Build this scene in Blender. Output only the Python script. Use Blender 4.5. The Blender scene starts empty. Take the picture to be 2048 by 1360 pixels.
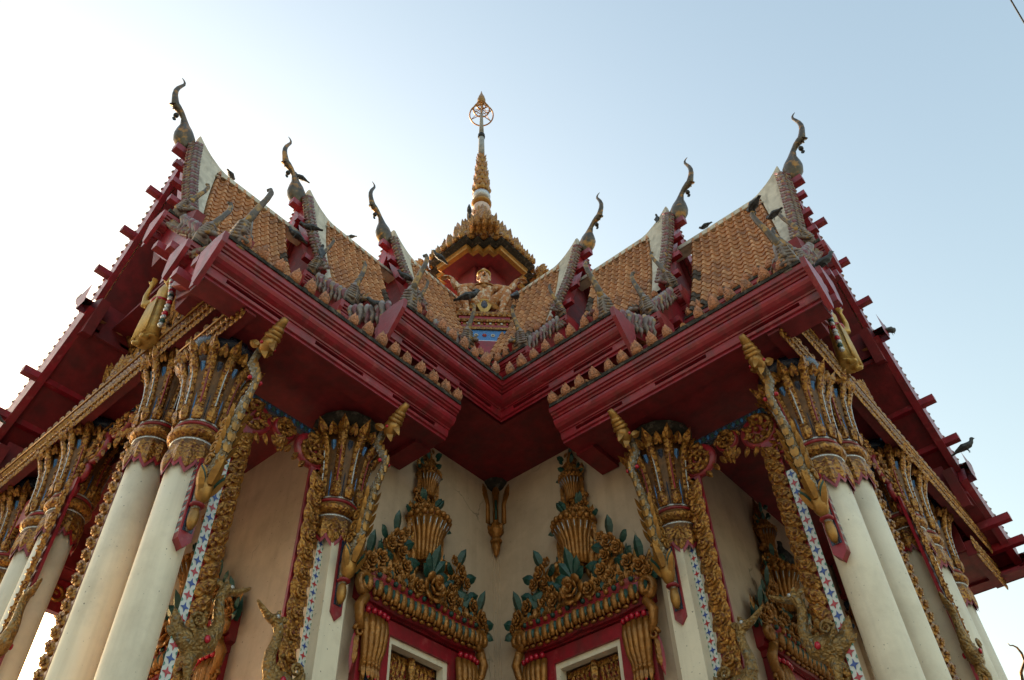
import bpy, math, random
from mathutils import Vector as V, Matrix as M
random.seed(7)
PI = math.pi
sc = bpy.context.scene
COL = sc.collection
MIR = M(((0,-1,0,0),(-1,0,0,0),(0,0,1,0),(0,0,0,1)))

# ------------------------------------------------------------------ materials
def mat(name, col, rough=.55, metal=0., var=.25, nscale=6., bump=.1, bscale=40., dirt=None, damt=.35, dscale=2.2, col2=None, c2amt=.5, c2scale=9., carve=0., cscale=26., coat=0., crack=0, streak=0.):
    m = bpy.data.materials.new(name); m.use_nodes = True
    nt = m.node_tree; nd = nt.nodes; lk = nt.links
    b = nd['Principled BSDF']
    b.inputs['Roughness'].default_value = rough; b.inputs['Metallic'].default_value = metal
    if coat: b.inputs['Coat Weight'].default_value = coat; b.inputs['Coat Roughness'].default_value = .25
    geo = nd.new('ShaderNodeNewGeometry'); tc = geo.outputs['Position']
    def noise(s, d=4., r=.6):
        n = nd.new('ShaderNodeTexNoise'); n.inputs['Scale'].default_value = s; n.inputs['Detail'].default_value = d; n.inputs['Roughness'].default_value = r
        lk.new(tc, n.inputs['Vector']); return n.outputs['Fac']
    def ramp(src, a, b_):
        r = nd.new('ShaderNodeMapRange'); r.inputs['From Min'].default_value = a; r.inputs['From Max'].default_value = b_; r.clamp = True
        lk.new(src, r.inputs['Value']); return r.outputs['Result']
    def mix(f, A, B, mode='MIX'):
        x = nd.new('ShaderNodeMix'); x.data_type = 'RGBA'; x.blend_type = mode
        if hasattr(f, 'links'): lk.new(f, x.inputs[0])
        else: x.inputs[0].default_value = f
        for s, i in ((A, 6), (B, 7)):
            if hasattr(s, 'links'): lk.new(s, x.inputs[i])
            else: x.inputs[i].default_value = (*s, 1)
        return x.outputs[2]
    c = mix(ramp(noise(nscale), .3, .7), [v*(1-var) for v in col], [min(1, v*(1+var*.6)) for v in col])
    if col2:
        c = mix(ramp(noise(c2scale, 3.), .62-.25*c2amt, .74-.25*c2amt), c, col2)
    if dirt:
        f = nd.new('ShaderNodeMath'); f.operation = 'MULTIPLY'; f.inputs[1].default_value = damt
        lk.new(ramp(noise(dscale, 7., .68), .46, .74), f.inputs[0])
        c = mix(f.outputs[0], c, dirt)
    lk.new(c, b.inputs['Base Color'])
    if streak:
        mp = nd.new('ShaderNodeMapping'); mp.inputs['Scale'].default_value = (9, 9, .55); lk.new(tc, mp.inputs['Vector'])
        sn = nd.new('ShaderNodeTexNoise'); sn.inputs['Scale'].default_value = 1.; sn.inputs['Detail'].default_value = 5; lk.new(mp.outputs[0], sn.inputs['Vector'])
        sm_ = nd.new('ShaderNodeMath'); sm_.operation = 'MULTIPLY'; sm_.inputs[1].default_value = streak
        lk.new(ramp(sn.outputs['Fac'], .5, .74), sm_.inputs[0]); c = mix(sm_.outputs[0], c, dirt)
        lk.new(c, b.inputs['Base Color'])
    if crack:
        vo = nd.new('ShaderNodeTexVoronoi'); vo.feature = 'DISTANCE_TO_EDGE'; vo.inputs['Scale'].default_value = 1.1
        nz = nd.new('ShaderNodeTexNoise'); nz.inputs['Scale'].default_value = 3.5; nz.inputs['Detail'].default_value = 6; lk.new(tc, nz.inputs['Vector'])
        mm = nd.new('ShaderNodeMix'); mm.data_type = 'VECTOR'; mm.inputs[0].default_value = .35
        lk.new(tc, mm.inputs[4]); lk.new(nz.outputs['Color'], mm.inputs[5]); lk.new(mm.outputs[1], vo.inputs['Vector'])
        a1 = nd.new('ShaderNodeMapRange'); a1.inputs['From Min'].default_value = .012; a1.inputs['From Max'].default_value = .0; lk.new(vo.outputs['Distance'], a1.inputs['Value'])
        a2 = nd.new('ShaderNodeMath'); a2.operation = 'MULTIPLY'; lk.new(a1.outputs[0], a2.inputs[0]); lk.new(ramp(noise(.9, 2.), .60, .66), a2.inputs[1])
        c = mix(a2.outputs[0], c, (.24, .19, .14))
        sp = nd.new('ShaderNodeMath'); sp.operation = 'MULTIPLY'; lk.new(ramp(noise(38, 1.), .745, .77), sp.inputs[0]); sp.inputs[1].default_value = .7
        c = mix(sp.outputs[0], c, (.10, .075, .055))
    lk.new(c, b.inputs['Base Color']) if crack else None
    h = noise(bscale, 5.)
    bp = nd.new('ShaderNodeBump'); bp.inputs['Strength'].default_value = bump; bp.inputs['Distance'].default_value = .02
    if carve:
        vo = nd.new('ShaderNodeTexVoronoi'); vo.feature = 'SMOOTH_F1'; vo.inputs['Scale'].default_value = cscale
        nv = nd.new('ShaderNodeTexNoise'); nv.inputs['Scale'].default_value = 12; lk.new(tc, nv.inputs['Vector'])
        mm = nd.new('ShaderNodeMix'); mm.data_type = 'VECTOR'; mm.inputs[0].default_value = .06
        lk.new(tc, mm.inputs[4]); lk.new(nv.outputs['Color'], mm.inputs[5]); lk.new(mm.outputs[1], vo.inputs['Vector'])
        bp2 = nd.new('ShaderNodeBump'); bp2.inputs['Strength'].default_value = carve; bp2.inputs['Distance'].default_value = .03; bp2.invert = True
        lk.new(vo.outputs['Distance'], bp2.inputs['Height']); lk.new(bp2.outputs[0], bp.inputs['Normal'])
    lk.new(h, bp.inputs['Height']); lk.new(bp.outputs[0], b.inputs['Normal'])
    rr = nd.new('ShaderNodeMapRange'); rr.inputs['To Min'].default_value = max(.05, rough-.12); rr.inputs['To Max'].default_value = min(1, rough+.15)
    lk.new(noise(nscale*2.3), rr.inputs['Value']); lk.new(rr.outputs[0], b.inputs['Roughness'])
    return m

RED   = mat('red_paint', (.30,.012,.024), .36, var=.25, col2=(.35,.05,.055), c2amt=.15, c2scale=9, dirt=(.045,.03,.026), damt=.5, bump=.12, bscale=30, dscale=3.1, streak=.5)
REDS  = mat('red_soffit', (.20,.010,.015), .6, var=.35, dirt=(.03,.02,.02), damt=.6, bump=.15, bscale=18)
WALL  = mat('cream_wall', (.58,.44,.32), .75, var=.14, nscale=1.8, dirt=(.30,.21,.14), damt=.5, bump=.12, bscale=60, crack=1, streak=.28)
WHITE = mat('column_plaster', (.80,.71,.55), .5, var=.07, nscale=2., dirt=(.40,.33,.24), damt=.4, bump=.08, bscale=50, dscale=2.4, crack=1, streak=.32)
PLAS  = mat('ridge_plaster', (.62,.56,.46), .8, var=.15, dirt=(.2,.17,.13), damt=.5, bump=.2, streak=.6)
GOLD  = mat('gilded_carving', (.42,.19,.036), .30, .6, var=.45, nscale=22, col2=(.14,.035,.015), c2amt=.5, c2scale=34, dirt=(.07,.045,.025), damt=.5, dscale=6, bump=.3, bscale=70, carve=.55, cscale=34)
GOLDS = mat('gilded_smooth', (.38,.18,.036), .36, .5, var=.3, nscale=16, dirt=(.1,.06,.03), damt=.55, dscale=7, bump=.15, bscale=50)
OCHRE = mat('ochre_gilt', (.36,.145,.027), .33, .45, var=.4, nscale=14, dirt=(.08,.04,.02), damt=.55, dscale=7, bump=.25, bscale=60, carve=.25, cscale=40)
GREEN = mat('green_leaf_paint', (.010,.06,.045), .4, 0, var=.4, nscale=14, dirt=(.02,.025,.02), damt=.4, bump=.25)
BLUE  = mat('blue_mirror_inlay', (.03,.16,.42), .16, .35, var=.5, nscale=60, bump=.5, bscale=90, coat=.6)
NAVY  = mat('dark_mirror_inlay', (.025,.04,.085), .18, .3, var=.5, nscale=60, bump=.6, bscale=90, coat=.6)
SILV  = mat('silver_mirror_inlay', (.55,.55,.56), .2, .6, var=.4, nscale=60, bump=.5, bscale=90)
CHIPW = mat('white_tile_chip', (.60,.61,.58), .22, 0, var=.15, nscale=40, bump=.1)
CHIPB = mat('blue_tile_chip', (.035,.075,.30), .22, 0, var=.3, nscale=40, bump=.1)
CHIPR = mat('red_tile_chip', (.42,.03,.04), .22, 0, var=.3, nscale=40, bump=.1)
CHIPG = mat('green_tile_chip', (.03,.2,.13), .22, 0, var=.3, nscale=40, bump=.1)
TA    = mat('terracotta_tile', (.52,.235,.095), .7, var=.22, nscale=9, dirt=(.07,.05,.035), damt=.45, dscale=2.6, bump=.2)
TB    = mat('terracotta_tile_pale', (.60,.30,.135), .7, var=.22, nscale=9, dirt=(.09,.06,.04), damt=.4, dscale=2.6, bump=.2)
TC    = mat('terracotta_tile_dark', (.42,.19,.09), .7, var=.25, nscale=9, dirt=(.05,.04,.03), damt=.55, dscale=2.6, bump=.2)
TM    = mat('mossy_tile', (.085,.06,.042), .9, var=.5, nscale=12, col2=(.2,.15,.11), c2amt=.3, bump=.35)
TERRA = mat('terracotta_antefix', (.54,.215,.10), .75, var=.3, nscale=25, dirt=(.11,.085,.065), damt=.8, dscale=9, bump=.25, bscale=60, carve=.8, cscale=55)
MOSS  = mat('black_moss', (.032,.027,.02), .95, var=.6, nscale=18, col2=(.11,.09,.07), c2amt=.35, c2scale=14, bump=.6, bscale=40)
NAGA  = mat('weathered_naga', (.23,.185,.155), .5, .1, var=.4, nscale=14, col2=(.42,.23,.05), c2amt=.3, c2scale=11, dirt=(.12,.035,.045), damt=.75, dscale=6, bump=.3, bscale=50)
NAGAR = mat('weathered_red_rib', (.21,.06,.065), .55, 0, var=.4, nscale=12, col2=(.33,.29,.25), c2amt=.45, c2scale=8, dirt=(.05,.04,.04), damt=.5, dscale=8, bump=.3)
BRONZ = mat('tarnished_finial', (.085,.06,.036), .34, .45, var=.4, nscale=9, col2=(.36,.16,.03), c2amt=.4, c2scale=6, dirt=(.17,.14,.12), damt=.4, dscale=5, bump=.2)
HORN  = mat('grey_horn', (.105,.072,.042), .45, .25, var=.4, nscale=10, col2=(.42,.22,.045), c2amt=.5, c2scale=9, dirt=(.2,.17,.15), damt=.5, bump=.3)
STONE = mat('grey_shaft', (.33,.32,.30), .6, 0, var=.3, nscale=10, dirt=(.14,.12,.1), damt=.6, bump=.2)
PINKW = mat('pale_lotus', (.62,.46,.38), .6, 0, var=.25, nscale=14, col2=(.5,.2,.1), c2amt=.25, bump=.2)
GARU  = mat('painted_garuda', (.50,.20,.06), .5, .1, var=.25, nscale=12, col2=(.70,.58,.43), c2amt=.5, c2scale=13, dirt=(.25,.07,.03), damt=.6, dscale=11, bump=.3, carve=.45, cscale=30)
SWAN  = mat('scaled_swan', (.31,.175,.05), .38, .4, var=.4, nscale=20, col2=(.17,.15,.11), c2amt=.3, c2scale=26, dirt=(.07,.05,.03), damt=.5, bump=.3, carve=.7, cscale=48)
SCALE = mat('grey_gilt_scales', (.27,.19,.10), .4, .35, var=.4, nscale=26, col2=(.34,.33,.31), c2amt=.45, c2scale=22, dirt=(.09,.05,.03), damt=.5, bump=.3, carve=.7, cscale=60)
ROBE  = mat('gold_robe', (.60,.36,.09), .4, .35, var=.3, nscale=14, dirt=(.15,.08,.03), damt=.4, bump=.3)
GEM   = mat('red_gem', (.45,.01,.03), .15, .1, var=.2, bump=.05)
PIGE  = mat('pigeon_feathers', (.035,.037,.042), .6, 0, var=.5, nscale=18, col2=(.09,.095,.105), c2amt=.4, c2scale=14, bump=.3)
IRON  = mat('dark_iron', (.03,.027,.024), .5, .5, var=.4, bump=.2)
RUBB  = mat('black_rubber', (.012,.012,.012), .6, 0, var=.2)
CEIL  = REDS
GROUND= mat('pale_courtyard_paving', (.23,.205,.17), .85, 0, var=.15, nscale=.7, dirt=(.25,.22,.18), damt=.35, bump=.1, bscale=8)
BWALL = mat('distant_wall', (.55,.5,.42), .8, var=.15, dirt=(.25,.2,.16), damt=.4)

# ------------------------------------------------------------------ mesh builder
class MB:
    def __init__(s): s.v=[]; s.f=[]; s.m=[]; s.s=[]
    def add(s, vs, fs, m=0, sm=True):
        o=len(s.v); s.v += [tuple(p) for p in vs]
        for f in fs: s.f.append([i+o for i in f]); s.m.append(m); s.s.append(sm)
    def merge(s, o, T=None, moff=0):
        k=len(s.v)
        s.v += [tuple(T @ V(p)) for p in o.v] if T is not None else o.v
        s.f += [[i+k for i in f] for f in o.f]; s.m += [x+moff for x in o.m]; s.s += o.s
    def box(s, a, b, m=0, T=None, bev=0):
        x0,y0,z0=a; x1,y1,z1=b
        vs=[V((x,y,z)) for z in (z0,z1) for y in (y0,y1) for x in (x0,x1)]
        if T is not None: vs=[T@p for p in vs]
        s.add(vs, [(0,2,3,1),(4,5,7,6),(0,1,5,4),(2,6,7,3),(0,4,6,2),(1,3,7,5)], m, False)
    def prism(s, poly, d, m=0, sm=False):       # poly: list of 3d points, d: extrude vector
        n=len(poly); d=V(d)
        vs=[V(p) for p in poly]+[V(p)+d for p in poly]
        s.add(vs, [list(range(n))[::-1], list(range(n,2*n))]+[(i,(i+1)%n,(i+1)%n+n,i+n) for i in range(n)], m, sm)
    def tube(s, pts, r, n=8, m=0, nrm=None, sm=True):
        pts=[V(p) for p in pts]; k=len(pts)
        if not isinstance(r,(list,tuple)): r=[r]*k
        tan=[(pts[min(i+1,k-1)]-pts[max(i-1,0)]).normalized() for i in range(k)]
        if nrm is None:
            a=V((0,0,1)) if abs(tan[0].z)<.9 else V((1,0,0))
        else: a=V(nrm)
        vs=[]
        for i in range(k):
            a=(a-tan[i]*a.dot(tan[i])); a.normalize(); b=tan[i].cross(a)
            ra,rb = r[i] if isinstance(r[i],(list,tuple)) else (r[i],r[i])
            for j in range(n):
                t=2*PI*j/n; vs.append(pts[i]+a*(math.cos(t)*ra)+b*(math.sin(t)*rb))
        fs=[(i*n+j, i*n+(j+1)%n, (i+1)*n+(j+1)%n, (i+1)*n+j) for i in range(k-1) for j in range(n)]
        fs += [list(range(n))[::-1], list(range((k-1)*n,k*n))]
        s.add(vs,fs,m,sm)
    def lathe(s, prof, n=20, c=(0,0,0), m=0, sm=True, axis=None):
        c=V(c); vs=[]
        for r,z in prof:
            for j in range(n):
                t=2*PI*(j+.5)/n; p=V((r*math.cos(t), r*math.sin(t), z))
                vs.append(c+(axis@p if axis is not None else p))
        k=len(prof)
        fs=[(i*n+j, i*n+(j+1)%n, (i+1)*n+(j+1)%n, (i+1)*n+j) for i in range(k-1) for j in range(n)]
        fs += [list(range(n))[::-1], list(range((k-1)*n,k*n))]
        s.add(vs,fs,m,sm)
    def ell(s, c, r, m=0, nu=10, nv=6, T=None):
        c=V(c); vs=[]; r=(r,r,r) if not isinstance(r,(tuple,list)) else r
        vs.append(V((0,0,-r[2])))
        for i in range(1,nv):
            a=-PI/2+PI*i/nv
            for j in range(nu):
                t=2*PI*j/nu; vs.append(V((r[0]*math.cos(a)*math.cos(t), r[1]*math.cos(a)*math.sin(t), r[2]*math.sin(a))))
        vs.append(V((0,0,r[2])))
        if T is not None: vs=[T@p for p in vs]
        vs=[c+p for p in vs]; L=len(vs)-1
        fs=[(0,1+(j+1)%nu,1+j) for j in range(nu)]
        for i in range(nv-2):
            for j in range(nu):
                a=1+i*nu; fs.append((a+j,a+(j+1)%nu,a+nu+(j+1)%nu,a+nu+j))
        a=1+(nv-2)*nu
        fs += [(a+j,a+(j+1)%nu,L) for j in range(nu)]
        s.add(vs,fs,m,True)
    def petal(s, b, d, nrm, L, w, t, m=0, curl=0., prof=(.55,.95,1.,.7,.0), sm=False, fork=0.):
        b=V(b); d=V(d).normalized(); nrm=V(nrm); nrm=(nrm-d*nrm.dot(d)).normalized(); e=d.cross(nrm)
        k=len(prof); vs=[]; p=b.copy(); dd=d.copy()
        for i,q in enumerate(prof):
            u=i/(k-1); off=nrm*(curl*L*u*u)
            c=b+d*(L*u)+off; ww=w*.5*max(q,.02); tt=t*max(q,.05)
            vs += [c-e*ww, c+nrm*tt, c+e*ww, c-nrm*tt*.5]
        fs=[(i*4+j,i*4+(j+1)%4,(i+1)*4+(j+1)%4,(i+1)*4+j) for i in range(k-1) for j in range(4)]
        fs += [(3,2,1,0), tuple(range((k-1)*4,k*4))]
        s.add(vs,fs,m,sm)
    def spiral(s, c, e1, e2, r0, r1, turns, tr, m=0, a0=0., n=6, rise=0., seg=10, flip=1):
        c=V(c); e1=V(e1).normalized(); e2=V(e2).normalized(); nn=e1.cross(e2)
        N=max(6,int(seg*turns)); pts=[]; rr=[]
        for i in range(N+1):
            u=i/N; a=a0+flip*2*PI*turns*u; r=r0+(r1-r0)*u
            pts.append(c+e1*(math.cos(a)*r)+e2*(math.sin(a)*r)+nn*(rise*u)); rr.append(tr*(1-.45*u))
        s.tube(pts, rr, n, m, nrm=nn)
    def rose(s, c, nrm, r, m=0):
        c=V(c); nrm=V(nrm).normalized(); q=nrm.to_track_quat('Z','Y').to_matrix()
        for k,(cnt,rad,sz,up,tilt) in enumerate(((6,.66,.42,.1,.5),(5,.38,.34,.3,.9),(3,.15,.24,.45,1.2))):
            for j in range(cnt):
                a=2*PI*(j+.37*k)/cnt
                T=q@M.Rotation(a,3,'Z')@M.Rotation(-tilt,3,'Y')
                p=c+q@V((math.cos(a)*rad*r, math.sin(a)*rad*r, up*r))
                s.ell(p,(sz*r,sz*r*1.05,sz*r*.3),m,8,5,T)
    def build(s, name, mats, parent=None, loc=None, mirror=None):
        me=bpy.data.meshes.new(name); me.from_pydata(s.v,[],s.f)
        for x in (mats if isinstance(mats,(list,tuple)) else [mats]): me.materials.append(x)
        me.polygons.foreach_set('material_index', s.m); me.polygons.foreach_set('use_smooth', s.s); me.update()
        return link(name, me, parent, loc)
def link(name, me, parent=None, loc=None):
    o=bpy.data.objects.new(name, me); COL.objects.link(o)
    if loc is not None: o.location=loc
    if parent is not None: o.parent=parent
    return o
def remesh(mb, voxel, name, smooth=3):
    me=bpy.data.meshes.new(name+'_raw'); me.from_pydata(mb.v,[],mb.f); o=bpy.data.objects.new(name+'_raw',me); COL.objects.link(o)
    r=o.modifiers.new('r','REMESH'); r.mode='VOXEL'; r.voxel_size=voxel; r.use_smooth_shade=True
    if smooth: q=o.modifiers.new('s','SMOOTH'); q.iterations=smooth; q.factor=.5
    dg=bpy.context.evaluated_depsgraph_get(); dg.update()
    out=bpy.data.meshes.new_from_object(o.evaluated_get(dg)); out.name=name
    bpy.data.objects.remove(o); bpy.data.meshes.remove(me)
    out.materials.clear()
    return out
def thing(o, label, cat, group=None):
    o['label']=label; o['category']=cat
    if group: o['group']=group
    return o
def empty(name, loc=(0,0,0), rz=0):
    o=bpy.data.objects.new(name,None); COL.objects.link(o); o.location=loc; o.rotation_euler=(0,0,rz); o.empty_display_size=.2; return o
def kids(o): return [c for c in bpy.data.objects if c.parent==o]
def copy_tree(o, parent=None, T=None):
    c=o.copy(); COL.objects.link(c); c.parent=parent
    if T is not None: c.matrix_basis = T @ o.matrix_basis
    for k in kids(o): copy_tree(k, c)
    return c
def lerp(a,b,t): return a+(b-a)*t

TEMPLE=empty('temple')
thing(TEMPLE,'ornate cream and red cross shaped temple with tiled gables and gilded carvings','temple')
WING=[]                                     # parts of the right wing, mirrored into the left one at the end
def P(mb,name,mats,loc=None,parent=None):
    o=mb.build(name,mats,parent or TEMPLE,loc)
    if parent is None: WING.append(o)
    return o
def S_(mb,name,mats,loc=None): return mb.build(name,mats,TEMPLE,loc)

# ------------------------------------------------------------------ shell of the right wing (axis +X, side wall at y=-2.5)
Z0=2.4                                       # podium floor
mb=MB()                                      # side wall with door opening x 3.24..4.12 up to z 5.44
def wallbox(x0,x1,z0,z1,y0=-2.5,y1=-2.2): mb.box((x0,y0,z0),(x1,y1,z1))
wallbox(2.5,3.24,Z0,8.0); wallbox(4.12,4.9,Z0,8.0); wallbox(3.24,4.12,5.44,8.0)
mb.box((4.6,-2.2,Z0),(4.85,-.45,7.95)); mb.box((4.6,.45,Z0),(4.85,2.2,7.95)); mb.box((4.6,-.45,5.44),(4.85,.45,7.95))
mb.box((2.5,2.2,Z0),(4.9,2.5,8.0))
mb.box((2.5,-2.52,Z0),(2.56,-2.5,7.3)); 
P(mb,'wall',WALL)
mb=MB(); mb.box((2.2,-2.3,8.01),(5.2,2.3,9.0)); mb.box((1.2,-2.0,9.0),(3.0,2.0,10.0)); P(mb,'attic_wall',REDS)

# ------------------------------------------------------------------ eaves
PROF=[(0,0),(.012,0),(.012,.03),(.035,.035),(.042,.062),(.048,.104),(.05,.115),(.065,.118),(.07,.135),(.085,.14),(.115,.152),(.145,.178),(.16,.21),(.162,.235),(.15,.25),(.168,.252),(.175,.275),(.2,.28),(.205,.30),(.225,.305),(.235,.36),(.1,.365)]
def eave(x0,x1,yl,zl,mitre=False,sg=-1,slots=True,H=.37):
    Y0=yl-.235; zb=zl-.36; mb=MB()
    pos=lambda x,o,z: (x, sg*(Y0+o), zb+z)
    sx=lambda o: (Y0+o) if mitre else x0
    for i in range(len(PROF)-1):
        (o0,z0),(o1,z1)=PROF[i],PROF[i+1]
        if i==4 and slots:
            L=x1-max(sx(o0),sx(o1)); n=max(1,int(L/.82)); per=L/n; xs=max(sx(o0),sx(o1))
            q=[(sx(o0),sx(o1))]; 
            cur=(sx(o0),sx(o1))
            for k in range(n):
                a=xs+per*k+per*.2; b=a+per*.6
                vs=[pos(cur[0],o0,z0),pos(a,o0,z0),pos(a,o1,z1),pos(cur[1],o1,z1)]; mb.add(vs,[(0,1,2,3)],0,False)
                f=[pos(a,o0,z0),pos(b,o0,z0),pos(b,o1,z1),pos(a,o1,z1)]; g=[pos(a,o0-.2,z0+.0),pos(b,o0-.2,z0+.0),pos(b,o1-.2,z1+.0),pos(a,o1-.2,z1+.0)]
                mb.add(f+g,[(4,5,6,7),(0,1,5,4),(1,2,6,5),(2,3,7,6),(3,0,4,7)],0,False)
                cur=(b,b)
            mb.add([pos(cur[0],o0,z0),pos(x1,o0,z0),pos(x1,o1,z1),pos(cur[1],o1,z1)],[(0,1,2,3)],0,False)
        else:
            n=max(1,int((x1-x0)/.5))
            for k in range(n):
                A=lambda t,o: lerp(sx(o),x1,t)
                t0,t1=k/n,(k+1)/n
                w=lambda t,z: .004*math.sin(7.3*lerp(x0,x1,t)+z*9)
                mb.add([pos(A(t0,o0),o0,z0),pos(A(t1,o0),o0,z0),pos(A(t1,o1),o1,z1),pos(A(t0,o1),o1,z1)],[(0,1,2,3)],0,9<=i<=14)
    prof2=PROF+[(-.2,.365),(-.2,0.)]
    for x,flag in ((x1,True),(x0,not mitre)):
        if flag: mb.add([pos(x,o,z) for o,z in prof2],[list(range(len(prof2)))],0,False)
    o=P(mb,'eave',RED)
    # weathered tile ends along the lip
    tb=MB(); a0=(yl if mitre else x0)
    x=a0+.02
    while x<x1-.02:
        h=.035+.02*random.random()
        tb.box((x,min(sg*(yl-.1),sg*(yl+.015)),zl),(min(x+.1,x1),max(sg*(yl-.1),sg*(yl+.015)),zl+h)); x+=.105
    tb.build('eave_tiles',MOSS,o)
    return o
def end_plate(x,yl,zl,sc_=1.,sg=-1):
    pl=[(-.10,.2),(-.10,.38),(.1,.41),(.27,.385),(.25,.27),(.20,.19),(.06,-.01),(-.02,-.12),(-.08,-.02)]
    mb=MB(); Y0=yl-.235; zb=zl-.36
    poly=[(x,sg*(Y0+o*sc_),zb+z*sc_) for o,z in pl]
    if sg<0: poly=poly[::-1]
    mb.prism(poly,(.05,0,0)); return mb
# terracotta antefix (lotus bud)
AF=MB(); 
for k,(sx_,) in enumerate(((1,),)):
    AF.lathe([(.035,0),(.058,.015),(.062,.045),(.054,.085),(.036,.13),(.017,.165),(.002,.195)],8,sm=True)
    for j in range(5):
        a=-PI/2+(j-2)*.62; d=V((math.cos(a),math.sin(a),0))
        AF.petal(d*.035+V((0,0,.005)),V((d.x*.3,d.y*.3,1)),d,.13-.015*abs(j-2),.055,.018,0,-.15)
AFME=None
def antefixes(eo,x0,x1,n,yl,zl,sg=-1,skip=()):
    global AFME
    for k in range(n):
        if k in skip: continue
        x=lerp(x0,x1,k/(n-1)) if n>1 else x0
        loc=(x+random.uniform(-.012,.012),sg*(yl-.02),zl+.045)
        if AFME is None: o=AF.build('antefix',TERRA,eo,loc); AFME=o.data
        else: o=link('antefix',AFME,eo,loc)
        o.scale=(random.uniform(.9,1.12),)*2+(random.uniform(.92,1.1),)
        o.rotation_euler=(random.uniform(.05,.2),random.uniform(-.06,.06),random.uniform(-.2,.2)) if sg<0 else (-.1,0,PI)

XE={'A':6.83,'B':4.72,'C':2.68}
# lower eaves (the ones nearest the viewer)
E3=eave(4.13,7.2,3.45,7.75); antefixes(E3,4.2,7.02,16,3.45,7.75,skip=(9,))
end_plate(7.2,3.45,7.75).build('end_plate',RED,E3)
E3f=eave(4.13,7.2,3.45,7.75,sg=1); 
E2=eave(3.6,5.2,3.6,8.4,mitre=True); antefixes(E2,3.72,5.0,8,3.6,8.4)
end_plate(5.2,3.6,8.4,1.05).build('end_plate',RED,E2)
E2f=eave(4.0,5.2,3.6,8.4,sg=1)
def both(x0,x1,yl,zl,mitre=False,n=0,a0=0,a1=0):
    e=eave(x0,x1,yl,zl,mitre); end_plate(x1,yl,zl,.9).build('end_plate',RED,e)
    if n: antefixes(e,a0,a1,n,yl,zl)
    f=eave(x0,x1,yl,zl,False,1,False)
both(4.7,7.12,2.4,8.72)
both(4.95,7.1,1.1,10.5,False,10,5.05,6.75)
both(2.9,5.15,2.4,9.46,False,6,3.3,4.7)
both(2.95,5.0,1.1,11.25,False,6,3.1,4.6)
both(2.4,3.03,2.4,10.3,True,3,2.5,2.85)
both(1.1,2.9,1.1,12.15,True,5,1.4,2.6)

# soffits
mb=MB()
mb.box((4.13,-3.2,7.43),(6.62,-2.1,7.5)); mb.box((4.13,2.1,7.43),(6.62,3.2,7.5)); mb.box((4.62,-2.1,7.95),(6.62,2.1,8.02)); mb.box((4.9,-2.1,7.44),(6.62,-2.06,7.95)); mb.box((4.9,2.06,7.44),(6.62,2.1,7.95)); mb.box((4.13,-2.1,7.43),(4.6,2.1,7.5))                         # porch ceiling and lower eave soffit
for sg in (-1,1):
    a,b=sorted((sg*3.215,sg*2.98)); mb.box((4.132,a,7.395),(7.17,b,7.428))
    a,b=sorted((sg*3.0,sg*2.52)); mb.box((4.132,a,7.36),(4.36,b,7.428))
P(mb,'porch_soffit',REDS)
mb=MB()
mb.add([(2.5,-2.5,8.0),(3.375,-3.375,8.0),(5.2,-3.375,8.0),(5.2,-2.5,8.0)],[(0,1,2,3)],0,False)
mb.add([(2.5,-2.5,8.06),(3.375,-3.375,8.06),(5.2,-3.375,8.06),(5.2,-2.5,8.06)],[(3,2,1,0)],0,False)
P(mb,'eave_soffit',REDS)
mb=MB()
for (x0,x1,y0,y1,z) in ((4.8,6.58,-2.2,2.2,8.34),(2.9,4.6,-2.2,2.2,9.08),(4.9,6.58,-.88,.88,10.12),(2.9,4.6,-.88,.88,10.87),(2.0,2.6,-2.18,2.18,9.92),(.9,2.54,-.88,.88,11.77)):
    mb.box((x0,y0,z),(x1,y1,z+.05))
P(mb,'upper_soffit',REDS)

# ------------------------------------------------------------------ tiled roofs
def tiles(mb,x0,x1,lo,hi,sg=-1,col=.18,rows=None,dark=0.,x0hi=None,x1hi=None,concave=0.):
    (ya,za),(yb,zb)=lo,hi; L=math.hypot(yb-ya,zb-za); rows=rows or max(2,int(L/.18)); nc=max(2,int(round((x1-x0)/col))); seg=8
    nx=(abs(zb-za))/L; nz=(abs(ya-yb))/L
    bar=lambda u: .044*max(0,math.cos(2*PI*u))**.5 - .012*max(0,-math.cos(2*PI*u))
    for r in range(rows):
        t0,t1=r/rows,(r+1.12)/rows
        for half in range(nc):
            q=random.random(); u_=(half+.5)/nc
            w=1-u_; 
            md = 3 if random.random()<dark*(max(0,.13-u_)*9*max(0,1.25-1.5*r/rows)+max(0,.07-r/rows)*5) else (0 if q<.55 else 1 if q<.8 else 2)
            vs=[]
            j0=random.uniform(-.003,.003)
            for t,lift in ((t0,.022),(t1,.0)):
                tt=min(t,1.0)
                for k in range(seg+1):
                    u=(half+k/seg)/nc
                    xa=lerp(x0,x0hi if x0hi is not None else x0,tt); xb=lerp(x1,x1hi if x1hi is not None else x1,tt)
                    x=lerp(xa,xb,u); h=1.55*bar(k/seg-.5)+lift+j0
                    cc=concave*math.sin(PI*tt)
                    y=lerp(ya,yb,t); z=lerp(za,zb,t)
                    vs.append((x, sg*(y+nx*(h-cc)), z+nz*(h-cc)))
            n=seg+1
            fs=[(k,k+1,n+k+1,n+k) for k in range(seg)]
            # riser
            base=[]
            for k in range(seg+1):
                x,y,z=vs[k]; base.append((x, y-sg*nx*.03, z-nz*.03))
            vs+=base; fs+=[(2*n+k,2*n+k+1,k+1,k) for k in range(seg)]
            mb.add(vs,fs,md,False)
TM_=[TA,TB,TC,TM]
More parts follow.
